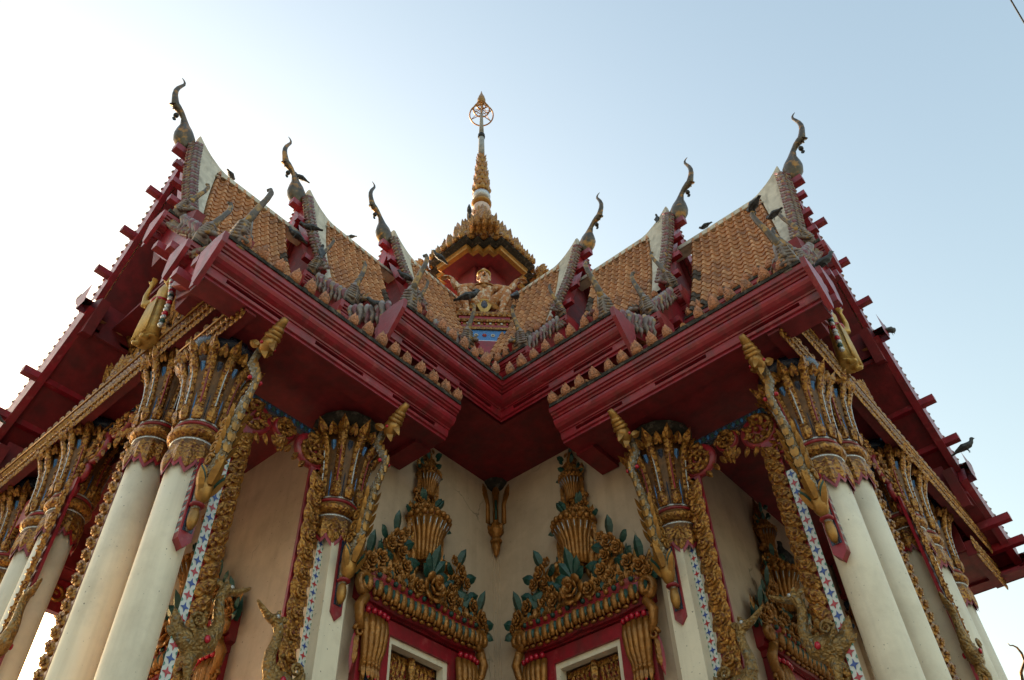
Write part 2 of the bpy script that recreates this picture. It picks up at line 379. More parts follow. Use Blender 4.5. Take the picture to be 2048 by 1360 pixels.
def gable_roof(k,x0,x1,zr,zu,zm,zl,yl):
    # zr ridge, zu upper lip, zm mid lip, zl low lip
    top=(.05,zr-.1); ro=[None]
    def T_(*aa,**kw):
        mb=MB(); tiles(mb,*aa,**kw); o=P(mb,'tiled_roof',TM_)
        if ro[0] is None: ro[0]=o
    T_(x0,x1-.16,(1.06,zu+.07),top,-1,dark=.9,concave=.07,x1hi=x1-.4)
    T_(x0,x1-.16,(1.06,zu+.07),top,1,col=.27,rows=8,concave=.07,x1hi=x1-.4)
    if k!='C':
        T_(x0-.1,x1-.05,(2.34,zm+.07),(.85,zu-.38),-1,dark=.4)
        T_(x0-.1,x1-.05,(2.34,zm+.07),(.85,zu-.38),1,col=.3,rows=5)
        if k=='A':
            T_(4.18,x1+.2,(3.38,zl+.07),(2.1,zm-.38),-1,dark=.4); T_(4.18,x1+.2,(3.38,zl+.07),(2.1,zm-.38),1,col=.3,rows=5)
        else:
            T_(3.62,x1+.3,(yl-.08,zl+.07),(2.1,zm-.38),-1,dark=.4,x0hi=2.3); T_(3.62,x1+.3,(yl-.08,zl+.07),(2.1,zm-.38),1,col=.3,rows=5)
    else:
        T_(2.42,x1+.15,(2.34,zm+.07),(.85,zu-.38),-1,dark=.4,x0hi=1.0)
        T_(2.42,x1+.15,(2.34,zm+.07),(.85,zu-.38),1,col=.3,rows=5)
    ro=ro[0]; xt=x1-.42
    # plaster ridge sweeping up to the finial and plaster verge band
    rb=MB(); N=26
    secs=[]
    for i in range(N+1):
        t=i/N; x=lerp(x0-.42,x1+.02,t); up=.40*max(0,(x-(x1-.62))/.62)**1.7
        w=.1+.02*t; d=.17
        secs.append([(x,-w,zr-d),(x,-w*.75,zr-.02+up),(x,-.03,zr+.06+up),(x,.03,zr+.06+up),(x,w*.75,zr-.02+up),(x,w,zr-d)])
    vs=[p for s in secs for p in s]; n=6
    fs=[(i*n+j,i*n+(j+1)%n,(i+1)*n+(j+1)%n,(i+1)*n+j) for i in range(N) for j in range(n)]+[tuple(range(n))[::-1],tuple(range(N*n,N*n+n))]
    rb.add(vs,fs,0,False)
    rb.tube([(x0-.42,-.115,zr-.16),(xt-.25,-.115,zr-.16),(xt-.1,-.13,zr-.2),(xt+.02,-.17,zr-.34),(xt+.02,-.24,zr-.42)],.016,6)
    for sg in (-1,1):
        L=[];R=[]
        for i in range(9):
            t=i/8; y=lerp(.03,1.06,t); z=lerp(zr-.05,zu+.1,t)+.33*(1-t)**4
            cc=.07*math.sin(PI*t); wd=lerp(.44,.17,t)
            z0_=lerp(zr-.05,zu+.1,t); L.append((x1-wd,sg*(y+.045-cc),z0_+.04+.06*(1-t)**4)); R.append((x1+.0,sg*(y+.05-cc),z+.03))
        vs=L+R; rb.add(vs,[(i,i+1,10+i,9+i) if sg>0 else (i,9+i,10+i,i+1) for i in range(8)],0,False)
        vs2=[(x,y,z-.08) for x,y,z in L]; rb.add(L+vs2,[(i,9+i,10+i,i+1) if sg>0 else (i,i+1,10+i,9+i) for i in range(8)],0,False)
    rb.build('plaster_ridge',PLAS,ro)
    # soffit under the overhang and the gable wall
    sb=MB()
    for sg in (-1,1):
        segs=[((0.,zr-.34),(.40,lerp(zr,zu,.5)-.16)),((.40,lerp(zr,zu,.5)-.16),(1.02,zu-.06)),((.84,zu-.56),(2.3,zm-.08))]+([((2.08,zm-.55),(yl-.1,zl-.06))] if k!='C' else [])
        for (a,b) in segs:
            (y0,z0),(y1,z1)=a,b; xs=x0 if k!='A' else 5.0
            xe=x1+(-.02 if b[0]<1.2 else .07 if b[0]<2.35 else .12)
            q=[(xs,sg*y0,z0),(xe,sg*y0,z0),(xe,sg*y1,z1),(xs,sg*y1,z1)]
            if b[0]>2.5 and k=='B': q[0]=(3.2,sg*y0,z0); q[3]=(4.0,sg*y1,z1)
            if k=='C' and b[0]>2: q[0]=(1.2,sg*y0,z0); q[3]=(2.6,sg*y1,z1)
            if b[0]>2.5 and k=='A': q[0]=(4.3,sg*y0,z0); q[3]=(4.3,sg*y1,z1)
            sb.prism(q if sg<0 else q[::-1],(0,0,.05))
    for sg in (-1,1):
        for (y,z0,z1) in ((.84,zu-.62,zu-.02),(2.06,zm-.62,zm-.02)) if k!='C' else ((.84,zu-.62,zu-.02),):
            a,b=sorted((sg*y,sg*(y+.05))); sb.box((x0 if k!='A' else 5.0,a,z0),(x1-.03,b,z1))
    if k=='A':
        for sg in (-1,1):
            for (yy,zz) in ((2.4,zm),(1.1,zu)):
                q=[(x1-.04,sg*(yy-.5),zz-.2),(x1-.04,sg*(yy+.02),zz+.1),(x1-.04,sg*(yy+.42),zz-.16),(x1-.04,sg*(yy+.34),zz-.5),(x1-.04,sg*(yy-.3),zz-.7)]
                sb.prism(q if sg>0 else q[::-1],(.13,0,0))
    sb.build('roof_boarding',REDS,ro)
    # bargeboards
    def board(prof,x,deep,thick,ribs=True,sg=-1,name='bargeboard'):
        bb=MB(); n=len(prof)
        O=[];I=[]
        for i,(y,z) in enumerate(prof):
            a=prof[max(0,i-1)]; b=prof[min(n-1,i+1)]; ty,tz=b[0]-a[0],b[1]-a[1]; l=math.hypot(ty,tz); ny,nz=-tz/l,ty/l
            O.append((y+ny*.09,z+nz*.09)); I.append((y-ny*deep,z-nz*deep))
        for i in range(n-1):
            for (A,B,C_,D) in ((O[i],O[i+1],I[i+1],I[i]),):
                v=[(x,sg*p[0],p[1]) for p in (A,B,C_,D)]+[(x+thick,sg*p[0],p[1]) for p in (A,B,C_,D)]
                bb.add(v,[(0,1,2,3),(7,6,5,4),(0,4,5,1),(2,6,7,3),(1,5,6,2),(3,7,4,0)] if sg<0 else [(3,2,1,0),(4,5,6,7),(1,5,4,0),(3,7,6,2),(2,6,5,1),(0,4,7,3)],0,False)
        o=P(bb,name,RED)
        if ribs:
            rb=MB(); tot=0
            for i in range(n-1):
                (y0,z0),(y1,z1)=O[i],O[i+1]; l=math.hypot(y1-y0,z1-z0); m=max(1,int(l/.1)); ty,tz=(y1-y0)/l,(z1-z0)/l
                for j in range(m):
                    t=(j+.5)/m; y,z=lerp(y0,y1,t),lerp(z0,z1,t); ny,nz=-tz,ty
                    a=V((x-.05,sg*(y-ty*.14+ny*.015),z-tz*.14+nz*.015)); b=V((x+thick*.5,sg*(y+ny*.035),z+nz*.035)); c=V((x+thick+.07,sg*(y+ty*.14-ny*.02),z+tz*.14-nz*.02))
                    if sg>0: a=b+(a-b)*.5; c=b+(c-b)*.4
                    rb.tube([a,b,c],[.026,.036,.026],6,0 if tot%2 else 1); tot+=1
                    if sg<0: rb.petal((x+thick+.02,sg*(y-ny*.04),z-nz*.04),(0.05,sg*(ty*.5+ny*.6),tz*.5+nz*.6),(1,0,0),.16,.09,.03,0)
            rb.build('naga_scales',[NAGA,NAGAR],o)
        return o
    up=[(lerp(.02,1.1,t)-.06*math.sin(PI*t), lerp(zr+.06,zu+.12,t)+.05*(1-t)**4) for t in [i/8 for i in range(9)]]
    for sg in (-1,1):
        board(up,x1,.16,.08,True,sg)
        s1=[(lerp(.95,2.4,t),lerp(zu-.14,zm+.12,t)-.1*math.sin(PI*t)) for t in [i/5 for i in range(6)]]
        board(s1,x1+.06,.3,.1,True,sg)
        if k!='C':
            s2=[(lerp(2.2,yl-.05,t),lerp(zm-.14,zl+.12,t)-.06*math.sin(PI*t)) for t in [i/4 for i in range(5)]]
            board(s2,x1+.1,.28,.1,True,sg)
    # purlins poking through the verge
    for sg in (-1,1):
        for (y,z,s_,xo) in [(.04,zr-.2,.13,.2)]*(sg<0)+[(lerp(.02,1.1,t),lerp(zr+.1,zu+.1,t)-.17,.095,.18) for t in (.3,.56,.8)]+[(lerp(.95,2.4,t),lerp(zu-.38,zm+.1,t)-.26,.1,.26) for t in (.38,.7)]+([(lerp(2.2,yl-.05,t),lerp(zm-.38,zl+.12,t)-.25,.1,.3) for t in (.33,.66)] if k!='C' else []):
            pb=MB(); pb.box((x1-(.02 if z>zu else .55),-s_/2,-s_/2),(x1+.1+xo,s_/2,s_/2)); P(pb,'purlin',RED,(0,sg*y,z))
    return ro
gable_roof('A',5.0,XE['A'],13.42,10.5,8.72,7.75,3.45)
gable_roof('B',2.95,XE['B'],14.25,11.25,9.46,8.4,3.6)
gable_roof('C',.5,XE['C'],15.08,12.15,10.3,8.4,2.4)

# gable walls
def gable(x,prof,name='gable'):
    mb=MB(); poly=[(x,y,z) for y,z in prof]+[(x,-y,z) for y,z in prof[::-1]]
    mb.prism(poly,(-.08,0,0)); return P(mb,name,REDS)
GA=gable(6.25,[(3.1,7.46),(3.1,7.6),(2.0,8.35),(2.0,8.6),(.9,9.9),(.9,10.3),(.02,13.1)])
gable(4.62,[(2.0,9.1),(2.0,9.35),(.9,10.6),(.9,11.1),(.02,14.0)])
gable(2.56,[(2.0,9.95),(2.0,10.2),(.9,11.5),(.9,12.0),(.02,14.8)])

# ------------------------------------------------------------------ roof finials (chofa)
CH=MB()
cp=[(.0,-.12,.07),(.02,.02,.12),(.05,.14,.165),(.07,.26,.175),(.10,.39,.14),(.14,.53,.08),(.2,.67,.05),(.29,.775,.06),(.37,.82,.078),(.42,.87,.07),(.455,.97,.058),(.49,1.08,.05),(.505,1.19,.043),(.495,1.3,.036),(.465,1.41,.030),(.44,1.49,.025),(.445,1.555,.019),(.475,1.595,.013),(.515,1.62,.006)]
CH.tube([(a,0,b) for a,b,r in cp],[(r*1.0,r*.8) for a,b,r in cp],12,0,nrm=(1,0,0))
CH.petal((.37,0,.86),(.75,0,-.55),(.5,0,.8),.17,.1,.045,0)           # beak
CH.petal((.36,0,.80),(.5,0,-.75),(1,0,.2),.12,.07,.03,0)
for j in range(5): CH.tube([(.05+.02*j,-.1,.14+.05*j),(.16+.015*j,-.0,.16+.05*j),(.05+.02*j,.1,.14+.05*j)],.012,5,0)
CHME=None
for k,(x,z) in {'A':(6.98,13.38),'B':(4.87,14.16),'C':(2.83,15.0)}.items():
    if CHME is None: o=P(CH,'roof_finial',BRONZ,(x,0,z)); CHME=o.data
    else: o=link('roof_finial',CHME,TEMPLE,(x,0,z)); WING.append(o)
    o.scale={'A':(1,1,1),'B':(1.05,1,1.0),'C':(1.08,1,.98)}[k]

# eave finials (hang hong): scaled wavy base and a horn
HH=MB()
for j in range(6):
    z=.0+.05*j; w=.115-.011*j
    HH.tube([(-w,.02,z+.045),(-w*.55,-.06,z-.015),(0,-.035,z+.04),(w*.55,-.06,z-.015),(w,.02,z+.045)],[.014,.025,.022,.025,.014],6,0)
HH.tube([(0,.05,-.08),(0,.03,.1),(-.01,.01,.26),(-.02,-.0,.36)],[(.085,.10),(.09,.105),(.065,.075),(.045,.05)],8,0,nrm=(0,1,0))
HH.tube([(-.01,0,.26),(-.03,-.01,.42),(-.07,-.03,.6),(-.11,-.03,.76),(-.13,-.02,.90),(-.115,.0,.975),(-.09,.01,.965),(-.095,.005,.935)],[(.05,.05),(.045,.04),(.038,.034),(.034,.03),(.032,.028),(.026,.023),(.016,.014),(.007,.007)],8,1,nrm=(0,1,0))
for j in range(4): HH.petal((-.02-.02*j,-.03,.3+.1*j),(-.1,-.1,1),(0,-1,0),.13,.05,.015,0)
HHME=None
hh=[]
for (x,y,z,s) in ((7.08,-3.42,7.82,1.0),(7.0,-2.38,8.84,1.0),(6.95,-1.1,10.6,.95),(5.1,-3.55,8.45,1.0),(5.03,-2.38,9.55,.95),(4.9,-1.1,11.35,.9),(2.93,-2.38,10.4,.95),(2.82,-1.1,12.25,.85)):
    if HHME is None: o=P(HH,'eave_finial',[NAGA,HORN],(x,y,z)); HHME=o.data
    else: o=link('eave_finial',HHME,TEMPLE,(x,y,z)); WING.append(o)
    o.scale=(s,s,s); o.rotation_euler=(random.uniform(-.05,.1),random.uniform(-.1,.04),random.uniform(-.4,.4))
    hh.append((x,y,z))
for (x,y,z) in ():
    o=link('eave_finial',HHME,TEMPLE,(x,y,z)); o.rotation_euler=(0,0,PI); WING.append(o)
# draped naga bodies hanging off the eave ends
def drape(x,y,z,dy,dz,n):
    mb=MB()
    for j in range(n):
        t=j/max(1,n-1); c=V((x+random.uniform(-.015,.015),y+dy*t,z+dz*t)); q=.9+.25*random.random()
        mb.tube([c+V((-.05,.03,.13)),c+V((.02,.0,.11)),c+V((.05,-.03,.02)),c+V((.02,-.045,-.08*q)),c+V((.05,-.06,-.19*q)),c+V((.03,-.05,-.27*q))],[.018,.034,.036,.032,.026,.01],7,j%2)
    P(mb,'naga_tail',[NAGA,NAGAR])
drape(4.98,-1.45,10.75,-.75,-.95,9); drape(2.92,-1.4,11.7,-.75,-1.05,9); drape(5.12,-2.55,9.1,-.7,-.45,8); drape(6.98,-1.5,10.0,-.7,-.85,7)

# ------------------------------------------------------------------ columns
def capital_mb(R,zb=6.0,zt=7.36,full=True,n=11,rt=.335):
    """lotus capital: hanging collar, ring, flaring ribs. Materials: 0 gold 1 red 2 blue 3 navy 4 silver"""
    mb=MB(); a0,a1=0,2*PI
    if not full: pass
    mb.lathe([(R+.004,zb+.16),(R+.02,zb+.2),(R+.028,zb+.36),(R+.012,zb+.40),(R+.03,zb+.52),(R+.05,zb+.8),(R+.09,zb+1.05),(rt*.8,zt-.1),(rt*.82,zt)],24,m=5)
    for k in range(12):                                       # hanging collar leaves
        a=2*PI*k/12; d=V((math.cos(a),math.sin(a),0))
        mb.petal(d*(R+.012)+V((0,0,zb+.33)),(d.x*.1,d.y*.1,-1),d,.24 if k%2 else .3,.135,.03,0)
        mb.petal(d*(R+.006)+V((0,0,zb+.33)),(d.x*.08,d.y*.08,-1),d,.28 if k%2 else .345,.165,.015,1)
    mb.lathe([(R+.02,zb+.335),(R+.034,zb+.35),(R+.02,zb+.37)],24,m=4)
    mb.lathe([(R+.02,zb+.375),(R+.062,zb+.40),(R+.074,zb+.435),(R+.062,zb+.47),(R+.02,zb+.50)],24,m=0)
    mb.lathe([(R+.03,zb+.505),(R+.044,zb+.52),(R+.03,zb+.54)],24,m=1)
    mb.lathe([(R+.03,zb+.54),(R+.036,zb+.555),(R+.03,zb+.57)],24,m=4)
    H=zt-zb
    for k in range(n):
        a=2*PI*(k+.5)/n; d=V((math.cos(a),math.sin(a),0)); e=V((-d.y,d.x,0))
        k_=(zt-zb-.2-.56)/.6; prof=[(r,.56+(z-.56)*k_) for r,z in ((R+.03,.56),(R+.045,.70),(R+.055,.84),(R+.08,.98),(R+.125,1.08),(rt+.0,1.16))]
        pts=[d*r+V((0,0,zb+z)) for r,z in prof]
        w=2*PI*(R+.05)/n*.36
        mb.tube(pts,[(.026,w*.8),(.028,w*.85),(.03,w*.9),(.032,w),(.034,w*1.1),(.03,w)],6,0,nrm=d)
        mb.tube([p+d*.029 for p in pts[:-1]],[(.006,w*.2)]*5,4,1 if k%2 else 4,nrm=d)
        for j in range(11):                                   # beaded edge of each rib
            t=j/10*4.4; i=int(t); q=pts[i].lerp(pts[i+1],t-i)+d*.02
            for sgn in (-1,1): mb.ell(q+e*sgn*w*.62,.0135,0,5,4)
        tip=pts[-1]; dd=(d*.55+V((0,0,1))).normalized()
        mb.petal(tip-dd*.05,dd,d,.2,.105,.045,0,.1,prof=(.5,1,.9,.45,0))
        mb.petal(tip-dd*.06+e*.06,(d*.4+e*.35+V((0,0,1))),d,.14,.06,.03,0); mb.petal(tip-dd*.06-e*.06,(d*.4-e*.35+V((0,0,1))),d,.14,.06,.03,0)
        mb.petal(d*(R+.05)+V((0,0,zb+.55)),(d.x*.15,d.y*.15,1),d,.17,w*2.2,.03,0)
        a=2*PI*(k+1)/n; d=V((math.cos(a),math.sin(a),0))
        pts=[d*(r-.012)+V((0,0,zb+z)) for r,z in prof[:-1]]
        mb.tube(pts,[(.016,w*.5)]*5,4,2 if k%2 else 3,nrm=d,sm=False)
    mb.lathe([(rt*.85,zt-.09),(rt*.95,zt-.03),(rt*.95,zt+.02)],16,m=3)
    return mb
DGILT=mat('dark_gilt', (.15,.065,.018), .5, .3, var=.5, nscale=24, dirt=(.03,.02,.015), damt=.5, bump=.3)
CAPM=[GOLD,RED,BLUE,NAVY,SILV,DGILT]
cap_me=None
def column(x,y,R=.165,dz=0.):
    global cap_me
    mb=MB(); mb.lathe([(R*1.04,Z0),(R*1.03,Z0+.6),(R*1.01,5.2),(R,6.35+dz)],40)
    o=P(mb,'column',WHITE,(x,y,0))
    if cap_me is None: c=capital_mb(R,5.9,7.38).build('capital',CAPM,o); cap_me=c.data
    else: c=link('capital',cap_me,o)
    c.location=(0,0,dz)
    return o
for (x,y,dz) in ((6.47,-2.5,0),(6.45,-1.6,.53),(6.42,.06,.53),(6.42,.56,.53),(6.32,1.62,.53)): column(x,y,dz=dz)
# cream pilaster with a canted corner
mb=MB(); pl=[(4.66,-2.5),(4.66,-2.56),(4.78,-2.70),(5.02,-2.70),(5.02,-2.36),(4.86,-2.36)]
mb.prism([(x,y,Z0) for x,y in pl],(0,0,6.15-Z0))
pi=P(mb,'pilaster',WHITE)
c=link('capital',cap_me,pi,(4.9,-2.5,0)); c.scale=(1.12,1.12,1)
pf=MB(); pf.prism([(x,-y,Z0) for x,y in pl][::-1],(0,0,6.15-Z0)); pf=P(pf,'pilaster',WHITE); c=link('capital',cap_me,pf,(4.9,2.5,0)); c.scale=(1.12,1.12,1)
# soot blackened block between pilaster capital and soffit
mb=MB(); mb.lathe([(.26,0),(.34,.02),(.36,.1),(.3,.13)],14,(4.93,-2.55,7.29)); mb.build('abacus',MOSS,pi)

# mosaic strips and carved scroll strips framing the porch opening
def mosaic(x,y,z0,z1,w,axis='x'):
    mb=MB(); h=w*1.18; n=int((z1-z0)/h)
    X=V((1,0,0)) if axis=='x' else V((0,1,0)); N=V((0,-1,0)) if axis=='x' else V((1,0,0))
    o=V((x,y,z0))
    mb.add([o,o+X*w,o+X*w+V((0,0,n*h)),o+V((0,0,n*h))],[(0,1,2,3)],0,False)
    for k in range(n):
        c=o+X*(w/2)+V((0,0,(k+.5)*h))+N*.004; q=w*.5; r=h*.5
        P4=[c+X*q*.0+V((0,0,r*.8)),c+X*q*.42,c-V((0,0,r*.8)),c-X*q*.42]
        mc=1+k%2
        star=[]
        for j in range(8):
            a=2*PI*j/8; rad=.92 if j%2==0 else .34
            star.append(c+X*(math.cos(a)*rad*q)+V((0,0,math.sin(a)*rad*r)))
        mb.add(star,[tuple(range(8))],mc,False)
        for sx in (-1,1):
            for sz in (-1,1):
                g=[c+X*sx*q*.98+V((0,0,sz*r*.98)),c+X*sx*q*.62+V((0,0,sz*r*.98)),c+X*sx*q*.98+V((0,0,sz*r*.62))]
                mb.add(g,[(0,1,2)],3,False)
    return mb
CH4=[CHIPW,CHIPB,CHIPR,CHIPG]
def scroll_strip(x,y,z0,z1,w,flip=1,N=(0,-1,0)):
    mb=MB(); N=V(N); X=V((0,0,1)).cross(N)*-1 if False else (V((1,0,0)) if abs(N.y)>.5 else V((0,1,0)))
    o=V((x,y,z0)); h=w*1.0; n=int((z1-z0)/h)
    e=[o-X*w*.5,o+X*w*.5,o+X*w*.5+V((0,0,z1-z0)),o-X*w*.5+V((0,0,z1-z0))]
    mb.prism(e,-N*.03,1)
    for k in range(n):
        c=o+V((0,0,(k+.5)*h))+N*.02
        f=flip or 1
        mb.petal(c-X*f*w*.34-V((0,0,h*.62)),(X*f*.62+V((0,0,1))),N,h*1.55,w*.95,.04,0,.12,prof=(.6,.95,1,.75,.0))
        mb.spiral(c-X*f*w*.04+N*.03,X*f,V((0,0,1)),w*.34,w*.07,1.5,w*.11,0,a0=3.6,seg=9,rise=.014)
        mb.ell(c-X*f*w*.04+N*.045,(w*.10,w*.10,w*.10),0,6,4)
        mb.petal(c+X*f*w*.22+V((0,0,h*.05))+N*.02,(X*f*.55+V((0,0,1))),N,h*.55,w*.3,.03,0,.1)
    return mb
P(mosaic(5.022,-2.58,3.6,6.6,.07),'mosaic_strip',CH4)
P(scroll_strip(5.2,-2.55,3.6,6.75,.19,1),'scroll_strip',[GOLD,RED])
P(mosaic(6.165,-2.60,3.2,6.35,.085),'mosaic_strip',CH4)
P(scroll_strip(6.075,-2.56,3.2,6.75,.15,-1),'scroll_strip',[GOLD,RED])
P(scroll_strip(6.56,-.17,3.2,7.1,.13,-1,N=(1,0,0)),'scroll_strip',[GOLD,RED])
P(mosaic(6.57,-.10,3.2,6.7,.05,'y'),'mosaic_strip',CH4)
P(scroll_strip(6.56,-1.37,3.2,7.1,.12,1,N=(1,0,0)),'scroll_strip',[GOLD,RED])

# carved valance between capitals
def valance(p0,p1,z,N):
    mb=MB(); p0=V(p0);p1=V(p1); N=V(N); L=(p1-p0).length; X=(p1-p0).normalized(); Z=V((0,0,1))
    o=p0+V((0,0,z))
    mb.prism([o+N*.03,o+X*L+N*.03,o+X*L+Z*.09+N*.03,o+Z*.09+N*.03],-N*.06,2)
    for k in range(int(L/.05)):
        c=o+X*(.025+.05*k)+Z*.045+N*.033
        mb.add([c+X*.02,c+Z*.035,c-X*.02,c-Z*.035],[(0,1,2,3)],3 if k%2 else 4,False)
    def medal(u,dz,r,fl):
        c=o+X*u+V((0,0,dz))+N*.03
        mb.lathe([(r*1.06,-.03),(r*1.06,.0),(r*.94,.02)],20,c,1,axis=N.to_track_quat('Z','Y').to_matrix())
        mb.spiral(c+N*.02,X*fl,Z,r*.95,r*.12,2.1,r*.17,0,a0=1.2,seg=13,rise=.02)
        for j in range(7):
            a=2*PI*j/7; d=X*math.cos(a)+Z*math.sin(a)
            mb.petal(c+d*r*.3+N*.03,d+N*.2,N,r*.62,r*.34,.03,0,.15)
        mb.ell(c+N*.05,(r*.16,)*3,0,6,4)
    a=min(.3,L*.19); r=min(.185,L*.17)
    for fl,u in ((1,a),(-1,L-a)):
        medal(u,-.17,r,fl)
        medal(u+fl*r*1.85,-.1,r*.62,-fl)
        medal(u-fl*r*.95,-.42,r*.62,fl); medal(u-fl*r*1.35,-.62,r*.45,-fl)
        for j in range(3): mb.petal(o+X*(u+fl*r*(.3+.5*j))+V((0,0,-.33+.04*j))+N*.03,(X*fl*.5-Z),N,.12,.06,.03,0)
    c=o+X*(L/2)+V((0,0,-.08))+N*.02
    for j in range(5):
        mb.petal(c+V((0,0,-.05*j)),V((0,0,-1))+X*.15*(-1)**j,N,.2-.02*j,.16-.025*j,.04,0)
    mb.spiral(c+X*.07,X,Z,.07,.015,1.5,.02,0); mb.spiral(c-X*.07,-X,Z,.07,.015,1.5,.02,0,)
    return mb
VM=[GOLD,RED,NAVY,BLUE,GREEN]
P(valance((5.1,-2.5,0),(6.22,-2.5,0),7.1,(0,-1,0)),'valance',VM)
P(valance((6.48,-1.45,0),(6.48,-.1,0),7.62,(1,0,0)),'valance',VM)
P(valance((6.4,.75,0),(6.36,1.45,0),7.62,(1,0,0)),'valance',VM)

# gilded lintels of the porch front and the gable relief above
def lintel(x,y0,y1,z,h=.2,d=.12):
    mb=MB(); mb.box((x-d,y0,z),(x,y1,z+h),1); mb.box((x-d,y0,z-.004),(x-.02,y1,z-.002),1)
    n=int((y1-y0)/.07)
    for k in range(n):
        y=y0+(k+.5)*(y1-y0)/n
        mb.petal((x+.005,y,z+h*.15),(0,(.5 if y<0 else -.5),1),(1,0,0),h*.8,.075,.03,0)
        mb.petal((x-.01,y,z+.02),(.1,0,-1),(1,0,0),.11,.085,.025,0)
        mb.ell((x+.01,y,z+h*.12),.022,0,5,4)
        if k%2: mb.petal((x-.01,y,z+h-.01),(.1,0,1),(1,0,0),.13,.1,.03,0)
    mb.tube([(x+.012,y0,z+.05),(x+.012,y1,z+.05)],.013,5,2); mb.tube([(x+.012,y0,z+h-.01),(x+.012,y1,z+h-.01)],.013,5,2)
    return mb
LM=[GOLD,REDS,GOLDS]
P(lintel(6.72,-3.2,-2.1,7.36,.2),'lintel',LM)
P(lintel(6.78,-2.95,2.95,7.78,.26),'lintel',LM)
P(lintel(6.72,2.1,3.2,7.36,.2),'lintel',LM)
gbs={1:MB(),-1:MB()}; rnd=random.Random(3)
for k in range(150):
    y=rnd.uniform(-1.95,1.95); z=rnd.uniform(8.08,11.6)
    lim=lerp(2.6,1.9,(z-7.7)/.8) if z<8.5 else (1.75-(z-8.5)*.62 if z<9.8 else .85-(z-9.8)*.3)
    if abs(y)>lim-.1: continue
    gb=gbs[1 if y>0 else -1]
    c=V((6.27,y,z)); s=rnd.uniform(.07,.15)
    gb.spiral(c,V((0,1,0))*(1 if y>0 else -1),(0,0,1),s,s*.2,1.3,s*.3,0,a0=rnd.uniform(0,6),seg=8,n=5)
    gb.petal(c+V((.02,0,0)),(0.15,rnd.uniform(-.7,.7),1),(1,0,0),s*2.6,s*1.1,.05,0,.2)
    gb.petal(c+V((.02,0,0)),(0.1,rnd.uniform(-1,1),rnd.uniform(-.5,.8)),(1,0,0),s*1.9,s*.8,.04,0,.2)
bk_=MB(); poly=[(6.255,y,z) for y,z in ((2.5,7.62),(1.85,8.4),(1.75,8.75),(.72,10.1),(.02,12.4))]; poly=[(6.255,-2.5,7.62)]+poly+[(x,-y,z) for x,y,z in poly[::-1][:-1]]
bk_.prism(poly,(.012,0,0)); bk_.build('relief_ground',BRONZ,GA)
for gb in gbs.values(): gb.build('gable_relief',[GOLD],GA)

fc=MB(); rnd=random.Random(9)
for k in range(46):
    y=rnd.uniform(-2.85,-1.75); z=8.0+rnd.uniform(0,.9)*(1-abs(y+2.2)/.75)
    c=V((6.72+rnd.uniform(-.06,.04),y,z)); q=rnd.uniform(.06,.11)
    fc.spiral(c,V((0,1,0))*rnd.choice((-1,1)),(0,0,1),q,q*.2,1.3,q*.3,0,a0=rnd.uniform(0,6),seg=8,n=5)
    fc.petal(c+V((.02,0,0)),(0.15,rnd.uniform(-.6,.6),1),(1,0,0),q*2.6,q*1.1,.05,0,.2)
P(fc,'corner_flames',GOLD); fc=MB()
for k in range(7): fc.petal((6.74,-.78+.05*(k-3),8.03),(.1,(k-3)*.16,1),(1,0,0),.34-.05*abs(k-3),.11,.05,0,.1)
P(fc,'step_flames',GOLD)

# ------------------------------------------------------------------ naga eave brackets
BR=MB()
path=[(-2.72,5.36),(-2.76,5.55),(-2.79,5.72),(-2.87,5.86),(-2.93,6.02),(-2.97,6.2),(-3.04,6.38),(-3.13,6.54),(-3.20,6.68),(-3.12,6.84),(-3.03,7.0),(-3.12,7.13)]
wid=[.03,.05,.075,.065,.085,.08,.062,.046,.042,.046,.05,.05]
BR.tube([(0,y,z) for y,z in path],[(w*.9,w*.72) for w in wid],8,5,nrm=(0,1,0))
BR.box((-.06,-2.74,5.28),(.06,-2.6,6.05),1); BR.prism([(-.06,-2.74,5.28),(.06,-2.74,5.28),(0,-2.74,5.21)],(0,.12,0),1)
BR.add([(-.045,-2.742,5.35),(.045,-2.742,5.35),(.045,-2.742,6.0),(-.045,-2.742,6.0)],[(0,1,2,3)],3,False)
for sgn in (-1,1):
    for k in range(14):
        z=5.34+.05*k; x=sgn*.0605
        BR.add([(x,-2.72,z),(x,-2.66,z+.0),(x,-2.66,z+.035),(x,-2.72,z+.035)],[(0,1,2,3) if sgn<0 else (3,2,1,0)],3 if k%2 else 4,False)
BR.ell((0,-2.775,5.46),(.045,.045,.11),0,10,8); BR.lathe([(.05,-.015),(.062,0),(.05,.015)],12,(0,-2.785,5.575),1); BR.ell((0,-2.83,5.72),(.075,.07,.15),0,10,8)
for j in range(3):
    for sgn in (-1,1): BR.petal((sgn*.05,-2.85,5.66+.05*j),(sgn*.3,-.25,1),(sgn,-.6,0),.2-.03*j,.075,.03,0 if j!=1 else 6,.12)
BR.petal((0,-2.9,5.72),(0,-.35,1),(0,-1,.2),.24,.1,.035,0,.2); BR.petal((0,-2.9,5.86),(0,-.5,.75),(0,-1,0),.15,.07,.03,0,.2)
for k in range(12):
    u=3.6+k/11*6.2; i=int(u); f=u-i; y=lerp(path[i][0],path[i+1][0],f); z=lerp(path[i][1],path[i+1][1],f); w=lerp(wid[i],wid[i+1],f)
    BR.petal((0,y-w*.82,z-.05),(0,-.05,1),(0,-1,0),.12,w*.95,.008,0,.0)
for k in range(4):
    for sgn in (-1,1):
        BR.spiral((sgn*.06,-2.88-.03*k,5.95+.11*k),(0,-1,0),(0,0,1),.06,.012,1.4,.018,0,seg=8,n=5)
        BR.petal((sgn*.05,-2.95-.02*k,5.98+.11*k),(sgn*.15,-.45,1),(sgn,-.4,0),.15,.06,.025,0,.1)
